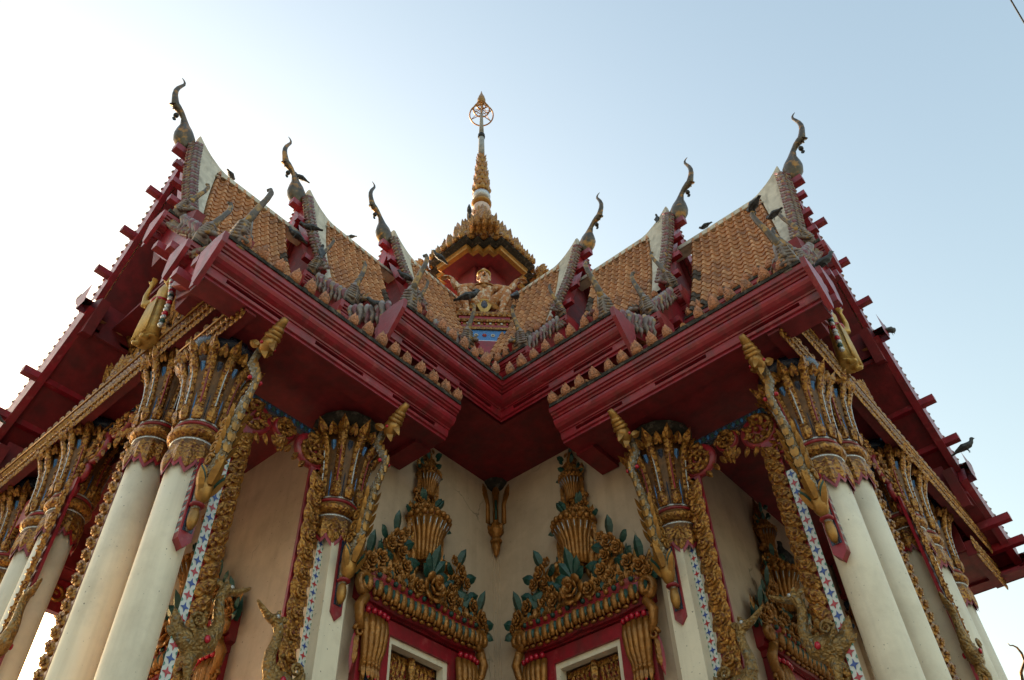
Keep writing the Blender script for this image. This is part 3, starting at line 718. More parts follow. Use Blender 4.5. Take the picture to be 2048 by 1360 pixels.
BR.ell((0,-3.23,7.1),(.075,.1,.1),0); BR.petal((0,-3.27,7.12),(0,-.35,-1),(0,-1,.3),.2,.08,.045,0,.1); BR.petal((0,-3.2,7.08),(0,-.15,-1),(0,-1,0),.16,.09,.05,0,.1)
for s_ in (0,.5,1): BR.lathe([(.075-.02*s_,0),(.082-.02*s_,.02),(.06-.02*s_,.05)],10,(0,-3.27-.06*s_,7.15+.06*s_),0,axis=M.Rotation(.8,3,'X'))
BR.tube([(0,-3.2,7.12),(0,-3.3,7.2),(0,-3.38,7.27),(0,-3.44,7.3)],[.07,.058,.045,.03],8,0)
for sgn in (-1,1):
    BR.ell((sgn*.07,-3.24,7.08),.018,2,6,4); BR.ell((sgn*.055,-3.17,6.7),.022,2,8,5); BR.ell((sgn*.09,-2.88,5.82),.02,2,6,4)
    BR.petal((sgn*.06,-3.18,7.08),(sgn*.4,.5,.5),(sgn,0,0),.12,.08,.03,0)
for k in range(16):
    u=6.2+k/15*3.8; i=int(u); f=u-i; y=lerp(path[i][0],path[i+1][0],f); z=lerp(path[i][1],path[i+1][1],f); w=lerp(wid[i],wid[i+1],f)
    for sgn in (-1,1):
        BR.ell((sgn*w*.6,y+w*.4,z),(.007,.013,.013),3 if k%2 else 4,5,4)
BM_=[GOLDS,RED,GEM,NAVY,SILV,SCALE,GREEN]
o=P(BR,'naga_bracket',BM_,(4.88,0.02,0)); brme=o.data
o=link('naga_bracket',brme,TEMPLE,(6.43,0.0,0)); WING.append(o)

# ------------------------------------------------------------------ ornate door surround (local: wall plane y=0, out = -y, centre x=0)
def door_surround():
    A={}
    N=V((0,-1,0)); Z=V((0,0,1))
    b=MB()                                                     # boat-shaped lotus lintel
    path=[]
    for k in range(29):
        t=k/28*2-1; x=.90*t; z=5.52+.13*abs(t)**3+.07*(1-abs(t)); y=-.16+.09*max(0,(abs(t)-.72)/.28)**1.5
        path.append(V((x,y,z)))
    prof=[(.0,0),(-.03,.03),(-.02,.07),(-.075,.10),(-.085,.15),(-.07,.20),(-.03,.22),(-.05,.25),(-.06,.29),(-.03,.32),(.1,.33),(.1,0)]
    vs=[p+V((0,dy,dz)) for p in path for dy,dz in prof]; n=len(prof)
    fs=[(i*n+j,(i+1)*n+j,(i+1)*n+(j+1)%n,i*n+(j+1)%n) for i in range(28) for j in range(n)]+[tuple(range(n)),tuple(range(28*n,29*n))[::-1]]
    b.add(vs,fs,1,False)
    b.box((-.84,-.11,5.56),(.84,0.0,5.86),1)
    for k in range(17):
        u=(k+.5)/17*28; i=int(u); p=path[i].lerp(path[i+1],u-i)
        b.ell(p+V((0,-.07,.115)),(.047,.045,.085),0,8,6)                       # lotus petals row
        b.ell(p+V((.052,-.06,.07)),(.02,.03,.05),0,6,4)
        b.petal(p+V((.052,-.08,.17)),(0,-.1,-1),N,.1,.05,.03,2)
        b.ell(p+V((0,-.055,.262)),(.035,.03,.03),2 if k%2 else 0,6,4)
        b.rose(p+V((0,-.05,.315)),(0,-1,.3),.045,0)
        b.petal(p+V((.05,-.03,.3)),(0,-.1,1),N,.11,.07,.03,2 if k%2 else 0)
        b.ell(p+V((0,-.04,.02)),(.045,.022,.02),0,6,4)
    A['lotus_lintel']=(b,[OCHRE,RED,GREEN])
    c=MB()                                                     # fluted side pilasters with flared capitals
    for sg in (-1,1):
        X=sg*.68
        for j in range(5):
            x=X+(j-2)*.046
            y=-.09-.04*math.cos((j-2)*.6)
            c.tube([(x*.85+X*.15,y,3.0),(x*.85+X*.15,y,4.95)],[(.022,.026)]*2,6,0 if j%2==0 else 4)
            xo=X+(j-2)*.066
            c.tube([(x,y,4.95),(x,y-.01,5.08),(xo*.6+x*.4,y-.03,5.18),(xo,y-.04,5.36),(xo,y-.02,5.47)],[(.03,.03),(.032,.036),(.036,.04),(.042,.036),(.034,.03)],8,0)
            c.ell((xo,y-.05,5.5),.032,2,6,4); c.ell((x,y-.02,5.02),(.03,.03,.03),0,6,4)
            c.petal((x,y-.02,5.0),(0,-.1,-1),N,.13,.06,.025,0)
            for q in range(16): c.ell((x,y-.03,4.9-.06*q),(.018,.014,.02),2 if j%2 else 0,5,4)
        c.box((X-.15,-.08,2.6),(X+.15,-.0,5.55),1)
        c.spiral((sg*.88,-.16,5.75),(sg,0,0),(0,0,1),.12,.03,1.3,.045,0,a0=-1.6,flip=sg)       # curled ears
        c.tube([(sg*.86,-.16,5.62),(sg*.93,-.15,5.5),(sg*.9,-.14,5.38),(sg*.85,-.14,5.3)],[.05,.055,.045,.03],7,0)
        c.spiral((sg*.88,-.13,5.28),(sg,0,0),(0,0,1),.06,.015,1.3,.022,0)
        for j in range(3): c.petal((sg*.88,-.12,5.24-.07*j),(sg*.15,0,-1),N,.13,.07,.03,0)
        c.petal((sg*.88,-.11,5.3),(sg*.1,0,-1),N,.42,.10,.012,1)
    A['side_pilaster']=(c,[OCHRE,RED,GEM,SILV,NAVY])
    r=MB()                                                     # bed of roses, scrolls and leaves
    r_=random.Random(11)
    def rose(x,z,s,y=-.16): r.rose((x,y,z),(x*.25,-1,-.1),s*1.06,0)
    def leaf(x,z,dx,dz,L=.2,w=.12,y=-.13): r.petal((x,y,z),(dx,-.18,dz),N,L,w,.03,1,.15,prof=(.3,.8,1,.8,.0))
    rose(.02,5.98,.155,-.25); rose(-.28,5.98,.10,-.2); rose(.22,5.93,.09,-.22); rose(.3,5.99,.07); rose(-.42,5.92,.07)
    for sg in (-1,1):
        for (x,z,s) in ((.86,5.98,.10),(.74,5.90,.075),(.94,5.9,.06),(.50,6.40,.095),(.60,6.30,.075),(.42,6.27,.07),(.72,6.08,.085),(.58,5.95,.07),(.36,6.12,.08),(.47,6.02,.075),(.40,6.50,.06)): rose(sg*x,z,s)
        for (x,z,dx,dz,L) in ((.86,6.06,.1,1,.26),(.72,6.02,-.4,1,.18),(.62,6.0,.3,1,.2),(.5,6.47,.25,1,.24),(.62,6.36,1,.5,.17),(.42,6.36,-1,.4,.17),(.36,6.2,-1,.1,.2),(.30,6.1,.5,.9,.18),(.96,5.95,1,.4,.14),(.66,6.16,.8,.4,.16),(.52,6.2,.9,-.5,.16),(.96,5.88,.8,-.5,.14),(.2,6.05,.6,.8,.2),(.44,6.1,.2,-1,.14)): leaf(sg*x,z,sg*dx,dz,L)
        r.spiral((sg*.33,-.1,6.3),(sg,0,0),Z,.15,.04,1.5,.05,0,a0=2.,flip=sg); r.spiral((sg*.52,-.1,6.1),(sg,0,0),Z,.13,.03,1.4,.045,0,a0=0.5,flip=sg)
        r.spiral((sg*.76,-.1,6.03),(sg,0,0),Z,.13,.03,1.4,.045,0,a0=1.,flip=-sg); r.spiral((sg*.2,-.1,6.22),(sg,0,0),Z,.1,.02,1.4,.04,0,a0=1.,flip=-sg)
        for j in range(6): r.petal((sg*(.15+.12*j),-.09,5.85+.02*j),(sg*.3,-.1,1),N,.3-.02*j,.14,.04,0,.2)
    for (dx,dz,L) in ((0,1,.36),(-.55,.9,.26),(.55,.9,.26),(-1,.3,.22),(1,.3,.22),(.2,-1,.2)): leaf(.0,6.12,dx,dz,L,.15,-.2)
    # scrolled flames filling the outline behind the roses
    for sg in (-1,1):
        for k in range(15):
            t=k/14; x=lerp(.9,.16,t)+r_.uniform(-.03,.03); z=lerp(5.86,6.34,t**.8)+.06*math.sin(t*15)
            r.petal((sg*x,-.05,z),(sg*(.55-.5*t),-.1,1),N,r_.uniform(.2,.3),.13,.045,2 if k%3 else 1,.12,prof=(.6,1,.85,.45,0))
            r.petal((sg*x*.86,-.06,z-.18),(sg*.35,-.1,1),N,.24,.12,.04,2,.12)
            if k%2: r.spiral((sg*x*.93,-.09,z-.02),(sg,0,0),Z,.075,.015,1.5,.026,2,a0=r_.uniform(0,3),flip=sg,seg=9)
    for (hz,hw,hh_) in ((6.86,.2,.22),(7.5,.12,.2)):
        for k in range(7):
            u=(k-3)/3; r.petal((u*hw,-.05,hz),(u*.6,-.1,1),N,hh_*(1.1-.35*abs(u)),.1,.04,1 if k%2 else 2,.1)
    # baskets of flowers stacked in a spire
    def basket(z,h,r0,r1,nf):
        r.lathe([(r0*.6,0),(r0,.03),(r0*1.05,h*.3),(r0*1.2,h*.6),(r1,h*.95),(r1*1.12,h),(r1*1.12,h+.04),(r1*.8,h+.06)],18,(0,-.06,z),2)
        for j in range(11):
            a=PI+PI*(j+.5)/11; d=V((math.cos(a),math.sin(a),0))
            r.tube([d*r0*1.0+V((0,-.06,z+.02)),d*(r0*1.08)+V((0,-.06,z+h*.3)),d*(r0*1.23)+V((0,-.06,z+h*.6)),d*(r1*1.03)+V((0,-.06,z+h*.97))],r1*.13,6,0)
            r.tube([d*r0*1.09+V((0,-.06,z+.05)),d*(r0*1.3)+V((0,-.06,z+h*.6)),d*(r1*1.12)+V((0,-.06,z+h*.9))],.007,4,3)
            r.ell(d*r1*1.12+V((0,-.06,z+h+.02)),r1*.16,0,6,4)
        for sg in (-1,1):
            for j in range(4): r.petal((sg*r1*1.05,-.08,z+h*.95-.085*j*h/.45),(sg*.12,-.05,-1),N,.17*h/.45,.07,.03,0)
            r.spiral((sg*(r0+.07),-.06,z+.02),(sg,0,0),Z,.09*h/.5,.02,1.4,.03,0,flip=sg)
        for j in range(nf):
            a=PI+PI*(j+.5)/nf; rr=r1*.95
            r.rose((math.cos(a)*rr,-.06+math.sin(a)*rr*.7,z+h+.09),(math.cos(a),math.sin(a)-.3,.3),r1*.36,0)
            leaf(math.cos(a)*rr*1.1,z+h+.08,math.cos(a)*1.2,.6 if j%2 else -.3,r1*.62,r1*.4,-.08)
        for j in range(4):
            r.rose(((j-1.5)*r1*.42,-.1,z+h+.2+.03*(j%2)),((j-1.5)*.3,-1,.3),r1*.33,0)
        leaf(-r1*.5,z+h+.24,-.5,1,r1*.6,r1*.35); leaf(r1*.5,z+h+.24,.5,1,r1*.6,r1*.35)
    basket(6.29,.52,.14,.245,5)
    r.rose((0,-.1,7.0),(0,-1,.2),.1,0); r.tube([(0,-.05,6.85),(0,-.05,7.16)],[.11,.06],8,0)
    for sg in (-1,1): leaf(sg*.08,7.05,sg*.5,1,.15,.08); r.rose((sg*.07,-.1,7.1),(sg*.5,-1,.2),.06,0)
    basket(7.15,.3,.075,.14,5)
    r.tube([(0,-.05,7.5),(0,-.05,7.72),(0,-.05,7.97)],[.1,.06,.01],8,0)
    for k,z in enumerate((7.6,7.68,7.76,7.83)):
        r.rose(((-1)**k*.035,-.09,z),((-1)**k*.4,-1,.2),.06-.008*k,0); leaf((-1)**k*-.05,z-.02,(-1)**k*-.8,.7,.11,.07)
    A['flower_relief']=(r,[OCHRE,GREEN,GOLD,SILV])
    d=MB()
    d.box((-.60,-.10,2.6),(-.44,0,5.54),0); d.box((.44,-.10,2.6),(.6,0,5.54),0); d.box((-.44,-.10,5.40),(.44,0,5.54),0)
    d.box((-.44,-.07,2.6),(-.38,.02,5.40),1); d.box((.38,-.07,2.6),(.44,.02,5.40),1); d.box((-.38,-.07,5.34),(.38,.02,5.40),1)
    A['door_frame']=(d,[RED,WHITE])
    l=MB()
    for sg in (-1,1):
        a,bb=sorted((sg*.005,sg*.38)); l.box((a,.06,2.6),(bb,.1,5.34),1)
        l.box((a,.04,5.27),(bb,.065,5.33),0); 
        for k in range(9):
            for j in range(34):
                x=lerp(a+.04,bb-.04,(k+.5*(j%2)+.25)/9.5); z=5.24-.075*j
                l.petal((x,.06,z-.06),((-1)**k*.3,-.15,1),N,.12,.045,.02,0)
    l.box((-.03,.0,2.6),(.03,.065,5.34),0); l.petal((0,-.0,5.12),(0,0,1),N,.24,.1,.04,0); l.petal((0,-.0,5.14),(0,0,-1),N,.2,.1,.04,0)
    A['door_leaf']=(l,[GOLD,RED])
    return A
AA=door_surround()
DS=[]
def put_door(T):
    o=empty('door_surround'); o.parent=TEMPLE; o.matrix_basis=T; WING.append(o)
    if not DS:
        for k,(b,m) in AA.items(): c=b.build(k,m,o); DS.append(c)
    else:
        for c in DS: link(c.name.split('.')[0],c.data,o)
    return o
put_door(M.Translation((3.735,-2.5,0))@M.Diagonal((.91,1,1,1)))
put_door(M.Translation((4.85,-.25,0))@M.Rotation(PI/2,4,'Z')@M.Diagonal((1,1,.985,1)))

# lotus pendant in the inner corner of the two wings (sits on the symmetry plane)
mb=MB(); c=V((2.56,-2.56,0)); 
for j,(dx,dy) in enumerate(((0,0),(.07,.05),(-.05,-.07))):
    p=c+V((dx*1.2,dy*1.2,0))
    mb.tube([p+V((0,0,7.40)),p+V((0,0,7.68)),p+V((.02+dx*.5,-.02+dy*.5,7.82))],[(.035,.035),(.03,.03),(.045,.045)],8,0)
    mb.petal(p+V((.01+dx*.5,-.01+dy*.5,7.76)),(.15+dx,-.15+dy,1),(1,-1,0),.2,.09,.04,0)
mb.tube([c+V((.035,-.035,7.45)),c+V((.035,-.035,7.72))],.018,6,1)
mb.lathe([(.06,0),(.075,.03),(.05,.06),(.05,.1),(.1,.14),(.09,.2),(.06,.22),(.07,.26)],10,(c.x,c.y,7.14),0)
mb.lathe([(.002,0),(.03,.05),(.055,.14),(.05,.2)],10,(c.x,c.y,6.95),0)
for k in range(6):
    a=2*PI*k/6; mb.petal((c.x+math.cos(a)*.05,c.y+math.sin(a)*.05,7.27),(math.cos(a)*.5,math.sin(a)*.5,1),(math.cos(a),math.sin(a),0),.12,.08,.03,0)
S_(mb,'corner_pendant',[OCHRE,GREEN])
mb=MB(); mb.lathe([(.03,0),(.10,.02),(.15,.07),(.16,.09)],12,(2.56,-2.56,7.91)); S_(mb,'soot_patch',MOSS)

# ------------------------------------------------------------------ central tower
def redent(s,t,n=3):
    q=[]
    for (ax,ay,sw) in ((1,1,0),(-1,1,1),(-1,-1,0),(1,-1,1)):
        pts=[]
        for i in range(n+1):
            x=s-t*i/n; y=s-t+t*i/n
            if i>0: pts.append((s-t*i/n, s-t+t*(i-1)/n))
            pts.append((x,y))
        pts=[(ax*x,ay*y) for x,y in pts]
        q+= pts[::-1] if sw else pts
    return q
def slab(mb,prof,t,m=0,n=3):
    rings=[[(x,y,z) for x,y in redent(s,t*s,n)] for s,z in prof]; k=len(rings[0])
    vs=[p for r in rings for p in r]
    fs=[(i*k+j,i*k+(j+1)%k,(i+1)*k+(j+1)%k,(i+1)*k+j) for i in range(len(rings)-1) for j in range(k)]
    fs+=[tuple(range(k))[::-1],tuple(range((len(rings)-1)*k,len(rings)*k))]
    mb.add(vs,fs,m,False)
TZ=16.25
mb=MB(); slab(mb,[(.5,12.0),(.5,TZ)],.5,1)
TW=S_(mb,'tower',[GOLD,REDS])
mb=MB(); slab(mb,[(.3,TZ+.04),(.87,TZ+.04),(.88,TZ),(.97,TZ+.02),(.985,TZ+.06),(.96,TZ+.08),(1.0,TZ+.12),(1.0,TZ+.15),(.7,TZ+.16)],.54,0); slab(mb,[(.3,TZ+.008),(.88,TZ+.012),(.5,TZ+.03)],.54,1)
slab(mb,[(1.0,TZ+.16),(1.12,TZ+.2),(1.13,TZ+.24),(.7,TZ+.25)],.5,2)
mb.build('tower_eave',[GOLDS,REDS,MOSS],TW)
def tier(s0,z0,s1,z1,hh,t=.54):
    mb=MB(); slab(mb,[(s0*.94,z0),(s0*.97,z0+.04),(s1+.06,z1-.16),(s1+.02,z1-.12)],t,1)
    slab(mb,[(s1+.01,z1-.13),(s1+.05,z1-.10),(s1+.05,z1-.05),(s1+.01,z1-.02),(s1*.9,z1)],t,0)
    pts=redent(s0*.97,t*s0,3); n=len(pts)
    for i in range(n):
        a=V((*pts[i],z0)); b=V((*pts[(i+1)%n],z0)); L=(b-a).length; d=(b-a).normalized(); nn=V((d.y,-d.x,0))
        k=max(1,int(L/.16))
        for j in range(k):
            p=a+d*L*(j+.5)/k; big=1.0 if k<2 else .72
            mb.petal(p,nn*.12+V((0,0,1)),nn,hh*big,.15,.06,0,.08,prof=(.7,1,.85,.5,0))
            mb.petal(p+nn*.05-V((0,0,.04)),nn*.3+V((0,0,1)),nn,hh*.5*big,.13,.05,2 if (i+j)%2 else 0,.1)
            if j%2==0: mb.spiral(p+nn*.05+d*.05+V((0,0,.05)),d,(0,0,1),.06,.015,1.4,.02,0,seg=7,n=5)
    # bigger flames at the outer corners and the middle of every face
    for (x,y) in [(1,1),(1,-1),(-1,1),(-1,-1)]:
        c=V((x,y,0))*s0*(1-t/2)*.98; nn=c.normalized()
        if s0>1:
            for q,u in ((.0,1),(.14,.85),(-.14,.85),(.26,.65),(-.26,.65)):
                e=V((-nn.y,nn.x,0)); mb.petal(c+nn*.05+e*q+V((0,0,z0)),nn*.62+V((0,0,1)),nn,hh*1.25*u,.17,.08,0,.1); mb.petal(c+nn*.2+e*q+V((0,0,z0-.05)),nn*.8+V((0,0,.7)),nn,hh*.6*u,.13,.06,0,.2)
        mb.petal(c+V((0,0,z0)),nn*.2+V((0,0,1)),nn,hh*1.25,.24,.1,0,.05); mb.petal(c+V((0,0,z0))+nn*.06,nn*.3+V((0,0,1)),nn,hh*.8,.2,.08,0,.05)
    for (x,y) in [(1,0),(0,-1),(-1,0),(0,1)]:
        c=V((x,y,0))*s0*.9; nn=V((x,y,0)); e=V((-y,x,0))
        for u,k in ((0,1.25),(-.16,.85),(.16,.85),(-.3,.6),(.3,.6)):
            mb.petal(c+e*u*s0/.7+V((0,0,z0)),nn*.1+V((0,0,1)),nn,hh*k,.17*s0/.7,.08,0,.05)
    mb.build('tower_tier',[GOLD,REDS,GOLDS],TW)
tier(1.15,TZ+.25,.88,TZ+.72,.44,.5); tier(.92,TZ+.72,.62,TZ+1.25,.48); tier(.66,TZ+1.25,.42,TZ+1.8,.48); tier(.45,TZ+1.8,.2,TZ+2.5,.46)
SP=MB()
SP.lathe([(.2,TZ+2.3),(.25,TZ+2.4),(.22,TZ+2.5),(.16,TZ+2.66),(.15,TZ+2.7)],16,m=1)
for k in range(10):
    a=2*PI*k/10; d=V((math.cos(a),math.sin(a),0)); SP.petal(d*.21+V((0,0,TZ+2.38)),(-d.x*.15,-d.y*.15,1),d,.3,.12,.04,0 if k%2 else 1)
z=18.92
SP.lathe([(.14,z),(.2,z+.05),(.235,z+.18),(.215,z+.34),(.17,z+.42)],18,m=2)
for k in range(8):
    a=2*PI*k/8; d=V((math.cos(a),math.sin(a),0)); SP.ell(d*.17+V((0,0,z+.17)),(.085,.085,.14),2,8,5)
    SP.petal(d.lerp(V((math.cos(a+.39),math.sin(a+.39),0)),1)*.2+V((0,0,z+.02)),(0,0,1),d,.34,.11,.03,0)
SP.lathe([(.17,19.34),(.25,19.38),(.26,19.46),(.2,19.5),(.21,19.56),(.16,19.62)],18,m=0)
SP.lathe([(.16,19.62),(.215,19.68),(.235,19.76),(.215,19.84),(.16,19.88)],18,m=3)
SP.lathe([(.16,19.88),(.17,19.92)],16,m=4)
N=8
for k in range(N):
    z0=lerp(19.92,21.78,k/N); z1=lerp(19.92,21.78,(k+1)/N); r=lerp(.20,.085,k/N)
    SP.lathe([(r*.86,z0),(r*1.12,z0+.05),(r*1.05,z0+(z1-z0)*.55),(r*.72,z1)],16,m=0)
    for j in range(9):
        a=2*PI*(j+.5*(k%2))/9; d=V((math.cos(a),math.sin(a),0)); SP.petal(d*r*.98+V((0,0,z0)),d*.25+V((0,0,1)),d,(z1-z0)*.85,r*.7,r*.2,5 if k%2 else 0)
SP.lathe([(.088,21.76),(.078,22.7)],14,m=6); SP.lathe([(.1,22.72),(.105,22.78),(.08,22.8),(.1,22.86),(.08,22.9)],14,m=7); SP.lathe([(.072,22.9),(.045,23.9),(.03,24.6)],12,m=6)
SPO=SP.build('spire',[GOLDS,STONE,PINKW,SILV,RED,OCHRE,STONE,IRON],TW)
UM=MB()
def ring(R,z,r=.017):
    pts=[(R*math.cos(2*PI*k/32),R*math.sin(2*PI*k/32),z) for k in range(33)]
    UM.tube(pts,r,6,0)
for R,z,ns in ((.345,24.0,6),(.235,24.33,6),(.14,24.62,4)):
    ring(R,z,.021)
    for k in range(ns):
        a=2*PI*k/ns+.3; UM.tube([(.02*math.cos(a),.02*math.sin(a),z+.04),(R*math.cos(a),R*math.sin(a),z)],.013,5,0)
        UM.tube([(R*math.cos(a),R*math.sin(a),z),(.02*math.cos(a),.02*math.sin(a),z+.3)],.009,4,0)
UM.lathe([(.03,24.5),(.05,24.72),(.1,24.8),(.125,24.9),(.09,25.08),(.035,25.3),(.004,25.5)],14,m=0)
for k in range(8):
    a=2*PI*k/8; d=V((math.cos(a),math.sin(a),0)); UM.petal(d*.08+V((0,0,24.8)),d*.2+V((0,0,1)),d,.4,.09,.03,0,-.3)
UM.build('tiered_parasol',GOLDS,SPO)

# pedestal under the statue, facing the inner corner of the wings
RZ=M.Rotation(PI/4,4,'Z'); GP=V((.70,-.70,0))
mb=MB()
DZ=-.1
for (w,d,z0,z1,m) in ((1.06,.62,13.86,13.98,0),(1.0,.58,13.78,13.86,1),(1.03,.60,13.70,13.78,0),(.92,.54,13.62,13.70,4),(.95,.56,13.56,13.62,1),(.98,.58,13.50,13.56,0),(.88,.52,13.2,13.50,2),(.92,.55,13.16,13.2,3),(1.0,.6,12.9,13.16,1),(1.1,.7,12.0,12.9,1)):
    mb.box((-w/2,-d/2,z0),(w/2,d/2,z1),m,M.Translation(GP+V((0,0,DZ)))@RZ)
T=M.Translation(GP+V((0,0,DZ)))@RZ
tb=MB()
for k in range(9):
    x=-.44+.11*k
    tb.petal((x,-.31,13.87),(0,0,1),(0,-1,0),.11,.1,.03,0); tb.petal((x,-.30,13.77),(0,-.1,-1),(0,-1,0),.09,.09,.03,0); tb.ell((x,-.28,13.66),(.03,.02,.03),5 if k%2 else 6,6,4)
for k in range(5):
    x=-.32+.16*k
    for j in range(6):
        a=2*PI*j/6; tb.ell((x+.03*math.cos(a),-.265,13.35+.03*math.sin(a)),(.017,.01,.017),5 if k%2 else 6,6,4)
    tb.ell((x,-.27,13.35),(.014,.012,.014),0,6,4)
mb.merge(tb,T)
S_(mb,'statue_pedestal',[GOLD,RED,BLUE,SILV,OCHRE,CHIPW,CHIPR])

# ------------------------------------------------------------------ statues
def garuda():
    mb=MB()
    mb.tube([(0,0,.40),(0,-.02,.55),(0,-.04,.75),(0,-.05,.92),(0,-.04,1.05),(0,-.05,1.16)],[(.16,.13),(.15,.12),(.17,.13),(.22,.15),(.19,.12),(.09,.09)],14,nrm=(1,0,0))
    mb.ell((.09,-.13,.93),(.1,.06,.08)); mb.ell((-.09,-.13,.93),(.1,.06,.08)); mb.ell((0,-.12,.66),(.12,.07,.12))
    mb.ell((0,-.09,1.30),(.125,.13,.16)); mb.ell((0,-.07,1.44),(.12,.12,.10)); mb.lathe([(.13,0),(.11,.06),(.07,.13),(.05,.17),(.01,.22)],12,(0,-.07,1.43))
    mb.tube([(0,-.19,1.31),(0,-.25,1.29),(0,-.29,1.24)],[.05,.04,.012],8)
    mb.ell((0,-.17,1.19),(.07,.05,.05)); mb.tube([(0,-.17,1.2),(0,-.17,1.08),(0,-.15,1.0)],[(.08,.04),(.09,.04),(.05,.03)],8,nrm=(1,0,0))
    for s in (-1,1):
        mb.ell((s*.125,-.07,1.3),(.03,.05,.08)); mb.ell((s*.05,-.2,1.35),(.03,.02,.02))
        mb.tube([(s*.14,-.04,1.02),(s*.26,-.05,1.03),(s*.42,-.08,.97),(s*.56,-.10,.93)],[.09,.095,.085,.07],10)
        mb.tube([(s*.54,-.10,.91),(s*.58,-.11,1.0),(s*.64,-.12,1.12),(s*.67,-.12,1.2)],[.075,.08,.06,.045],10)
        mb.tube([(s*.66,-.12,1.19),(s*.73,-.13,1.23),(s*.79,-.14,1.22)],[(.05,.05),(.055,.035),(.04,.02)],8,nrm=(0,1,0))
        for k in range(5):
            f=(k-2)*.024; L=(.10,.13,.14,.125,.10)[k]
            mb.tube([(s*.77,-.14+f,1.215),(s*(.77+L*.55),-.15+f*1.2,1.185),(s*(.77+L),-.15+f*1.3,1.15-.01*k)],[.016,.014,.009],6)
        mb.tube([(s*.72,-.16,1.22),(s*.75,-.21,1.19),(s*.8,-.22,1.16)],[.017,.014,.009],6)
        mb.tube([(s*.1,-.03,.46),(s*.25,-.14,.55),(s*.40,-.24,.66),(s*.46,-.25,.68)],[.13,.13,.11,.09],10)
        mb.tube([(s*.46,-.25,.69),(s*.45,-.25,.55),(s*.38,-.22,.32),(s*.33,-.2,.1)],[.095,.1,.075,.055],10)
        mb.tube([(s*.31,-.2,.06),(s*.42,-.26,.05),(s*.52,-.30,.04)],[(.06,.06),(.06,.05),(.04,.03)],8)
        for k in range(4): mb.tube([(s*.5,-.30+.025*(k-1.5),.04),(s*.57,-.34+.035*(k-1.5),.02)],[.022,.01],6)
    me=remesh(mb,.016,'statue_body',2)
    me.materials.append(GARU)
    return me
GAR=empty('garuda_statue',(GP.x,GP.y,13.88),PI/4); 
thing(GAR,'gilded half bird guardian statue squatting with arms raised under the tower eave','statue')
link('body',garuda(),GAR)
mb=MB()
for s in (-1,1):
    for k in range(7): mb.petal((s*(.16+.045*k),.06,.98-.01*k),(s*.08,0,1),(0,-1,0),.28-.012*k,.06,.03,0)
    for k in range(5): mb.petal((s*(.3+.05*k),.0,.1+.03*k),(s*.8,0,.5),(0,-1,0),.3,.1,.05,1,.2)
mb.build('wing_feathers',[OCHRE,GARU],GAR)
mb=MB(); mb.lathe([(.165,0),(.19,.03),(.165,.07)],16,(0,-.02,.46),0); mb.petal((0,-.17,.46),(0,-.1,-1),(0,-1,0),.44,.3,.06,0,prof=(.5,1,.8,.5,0)); mb.petal((0,-.2,.44),(0,-.1,-1),(0,-1,0),.28,.14,.06,1)
for s_ in (-1,1): mb.petal((s_*.1,-.14,.46),(s_*.8,-.1,-.9),(0,-1,0),.36,.14,.05,2,.1)
mb.build('belt_cloth',[ROBE,NAVY,OCHRE],GAR)
mb=MB(); mb.petal((0,-.18,1.02),(0,-.2,-1),(0,-1,0),.16,.16,.04,0)
mb.tube([(.2*math.cos(-PI/2+(k-5)*.25),-.05+.17*math.sin(-PI/2+(k-5)*.25),1.03-.05*math.cos((k-5)*.3)) for k in range(11)],.025,6,0)
mb.build('necklace',OCHRE,GAR)
mb=MB(); mb.lathe([(.135,0),(.15,.02),(.13,.045)],14,(0,-.08,1.4),0); mb.build('crown_band',ROBE,GAR)
mb=MB(); mb.ell((0,-.205,1.235),(.03,.02,.022),0); 
for s in (-1,1): mb.ell((s*.05,-.212,1.345),(.017,.012,.013),0,6,4)
mb.build('eyes_mouth',IRON,GAR)

def deity():
    mb=MB()
    mb.tube([(0,0,0),(0,-.01,.2),(0,-.02,.45),(0,-.02,.62),(0,-.02,.78),(0,-.02,.88)],[(.15,.1),(.13,.09),(.11,.08),(.09,.07),(.12,.08),(.05,.05)],12,nrm=(1,0,0))
    mb.tube([(0,-.02,.86),(0,-.03,.96)],.04,8); mb.ell((0,-.035,1.0),(.062,.07,.085)); mb.lathe([(.075,0),(.06,.06),(.045,.12),(.02,.2),(.004,.32)],10,(0,-.03,1.04))
    mb.ell((0,-.1,.99),(.012,.018,.02))
    for s in (-1,1):
        mb.ell((s*.06,-.03,1.0),(.015,.02,.035))
        mb.tube([(s*.1,-.02,.82),(s*.2,-.06,.72),(s*.24,-.1,.66)],[.045,.04,.035],8); mb.tube([(s*.24,-.1,.66),(s*.25,-.12,.82),(s*.2,-.12,.98)],[.037,.032,.022],8)
        for k in range(4): mb.tube([(s*.2,-.12+.012*(k-1.5),.97),(s*(.185),-.12+.02*(k-1.5),1.04),(s*(.16),-.125+.022*(k-1.5),1.08-.01*abs(k-1.5))],[.012,.01,.006],5)
        mb.tube([(s*.2,-.13,.97),(s*.22,-.16,1.0),(s*.22,-.17,1.03)],[.012,.01,.006],5)
        mb.tube([(s*.06,-.03,.05),(s*.07,-.06,-.02),(s*.08,-.12,-.03)],[.04,.04,.025],8)
    me=remesh(mb,.012,'deity_body',2); me.materials.append(ROBE); return me
dme=deity()
rob=MB(); rob.tube([(0,-.01,.02),(0,-.02,.2),(0,-.03,.44),(0,-.03,.58)],[(.15,.105),(.135,.095),(.115,.088),(.1,.08)],14,0,nrm=(1,0,0))
for k in range(8): rob.tube([((k-3.5)*.037,-.11,.02),((k-3.5)*.032,-.11,.3),((k-3.5)*.022,-.105,.56)],.012,5,0)
rob.lathe([(.095,0),(.11,.02),(.095,.05)],12,(0,-.025,.56),1)
wr=MB()
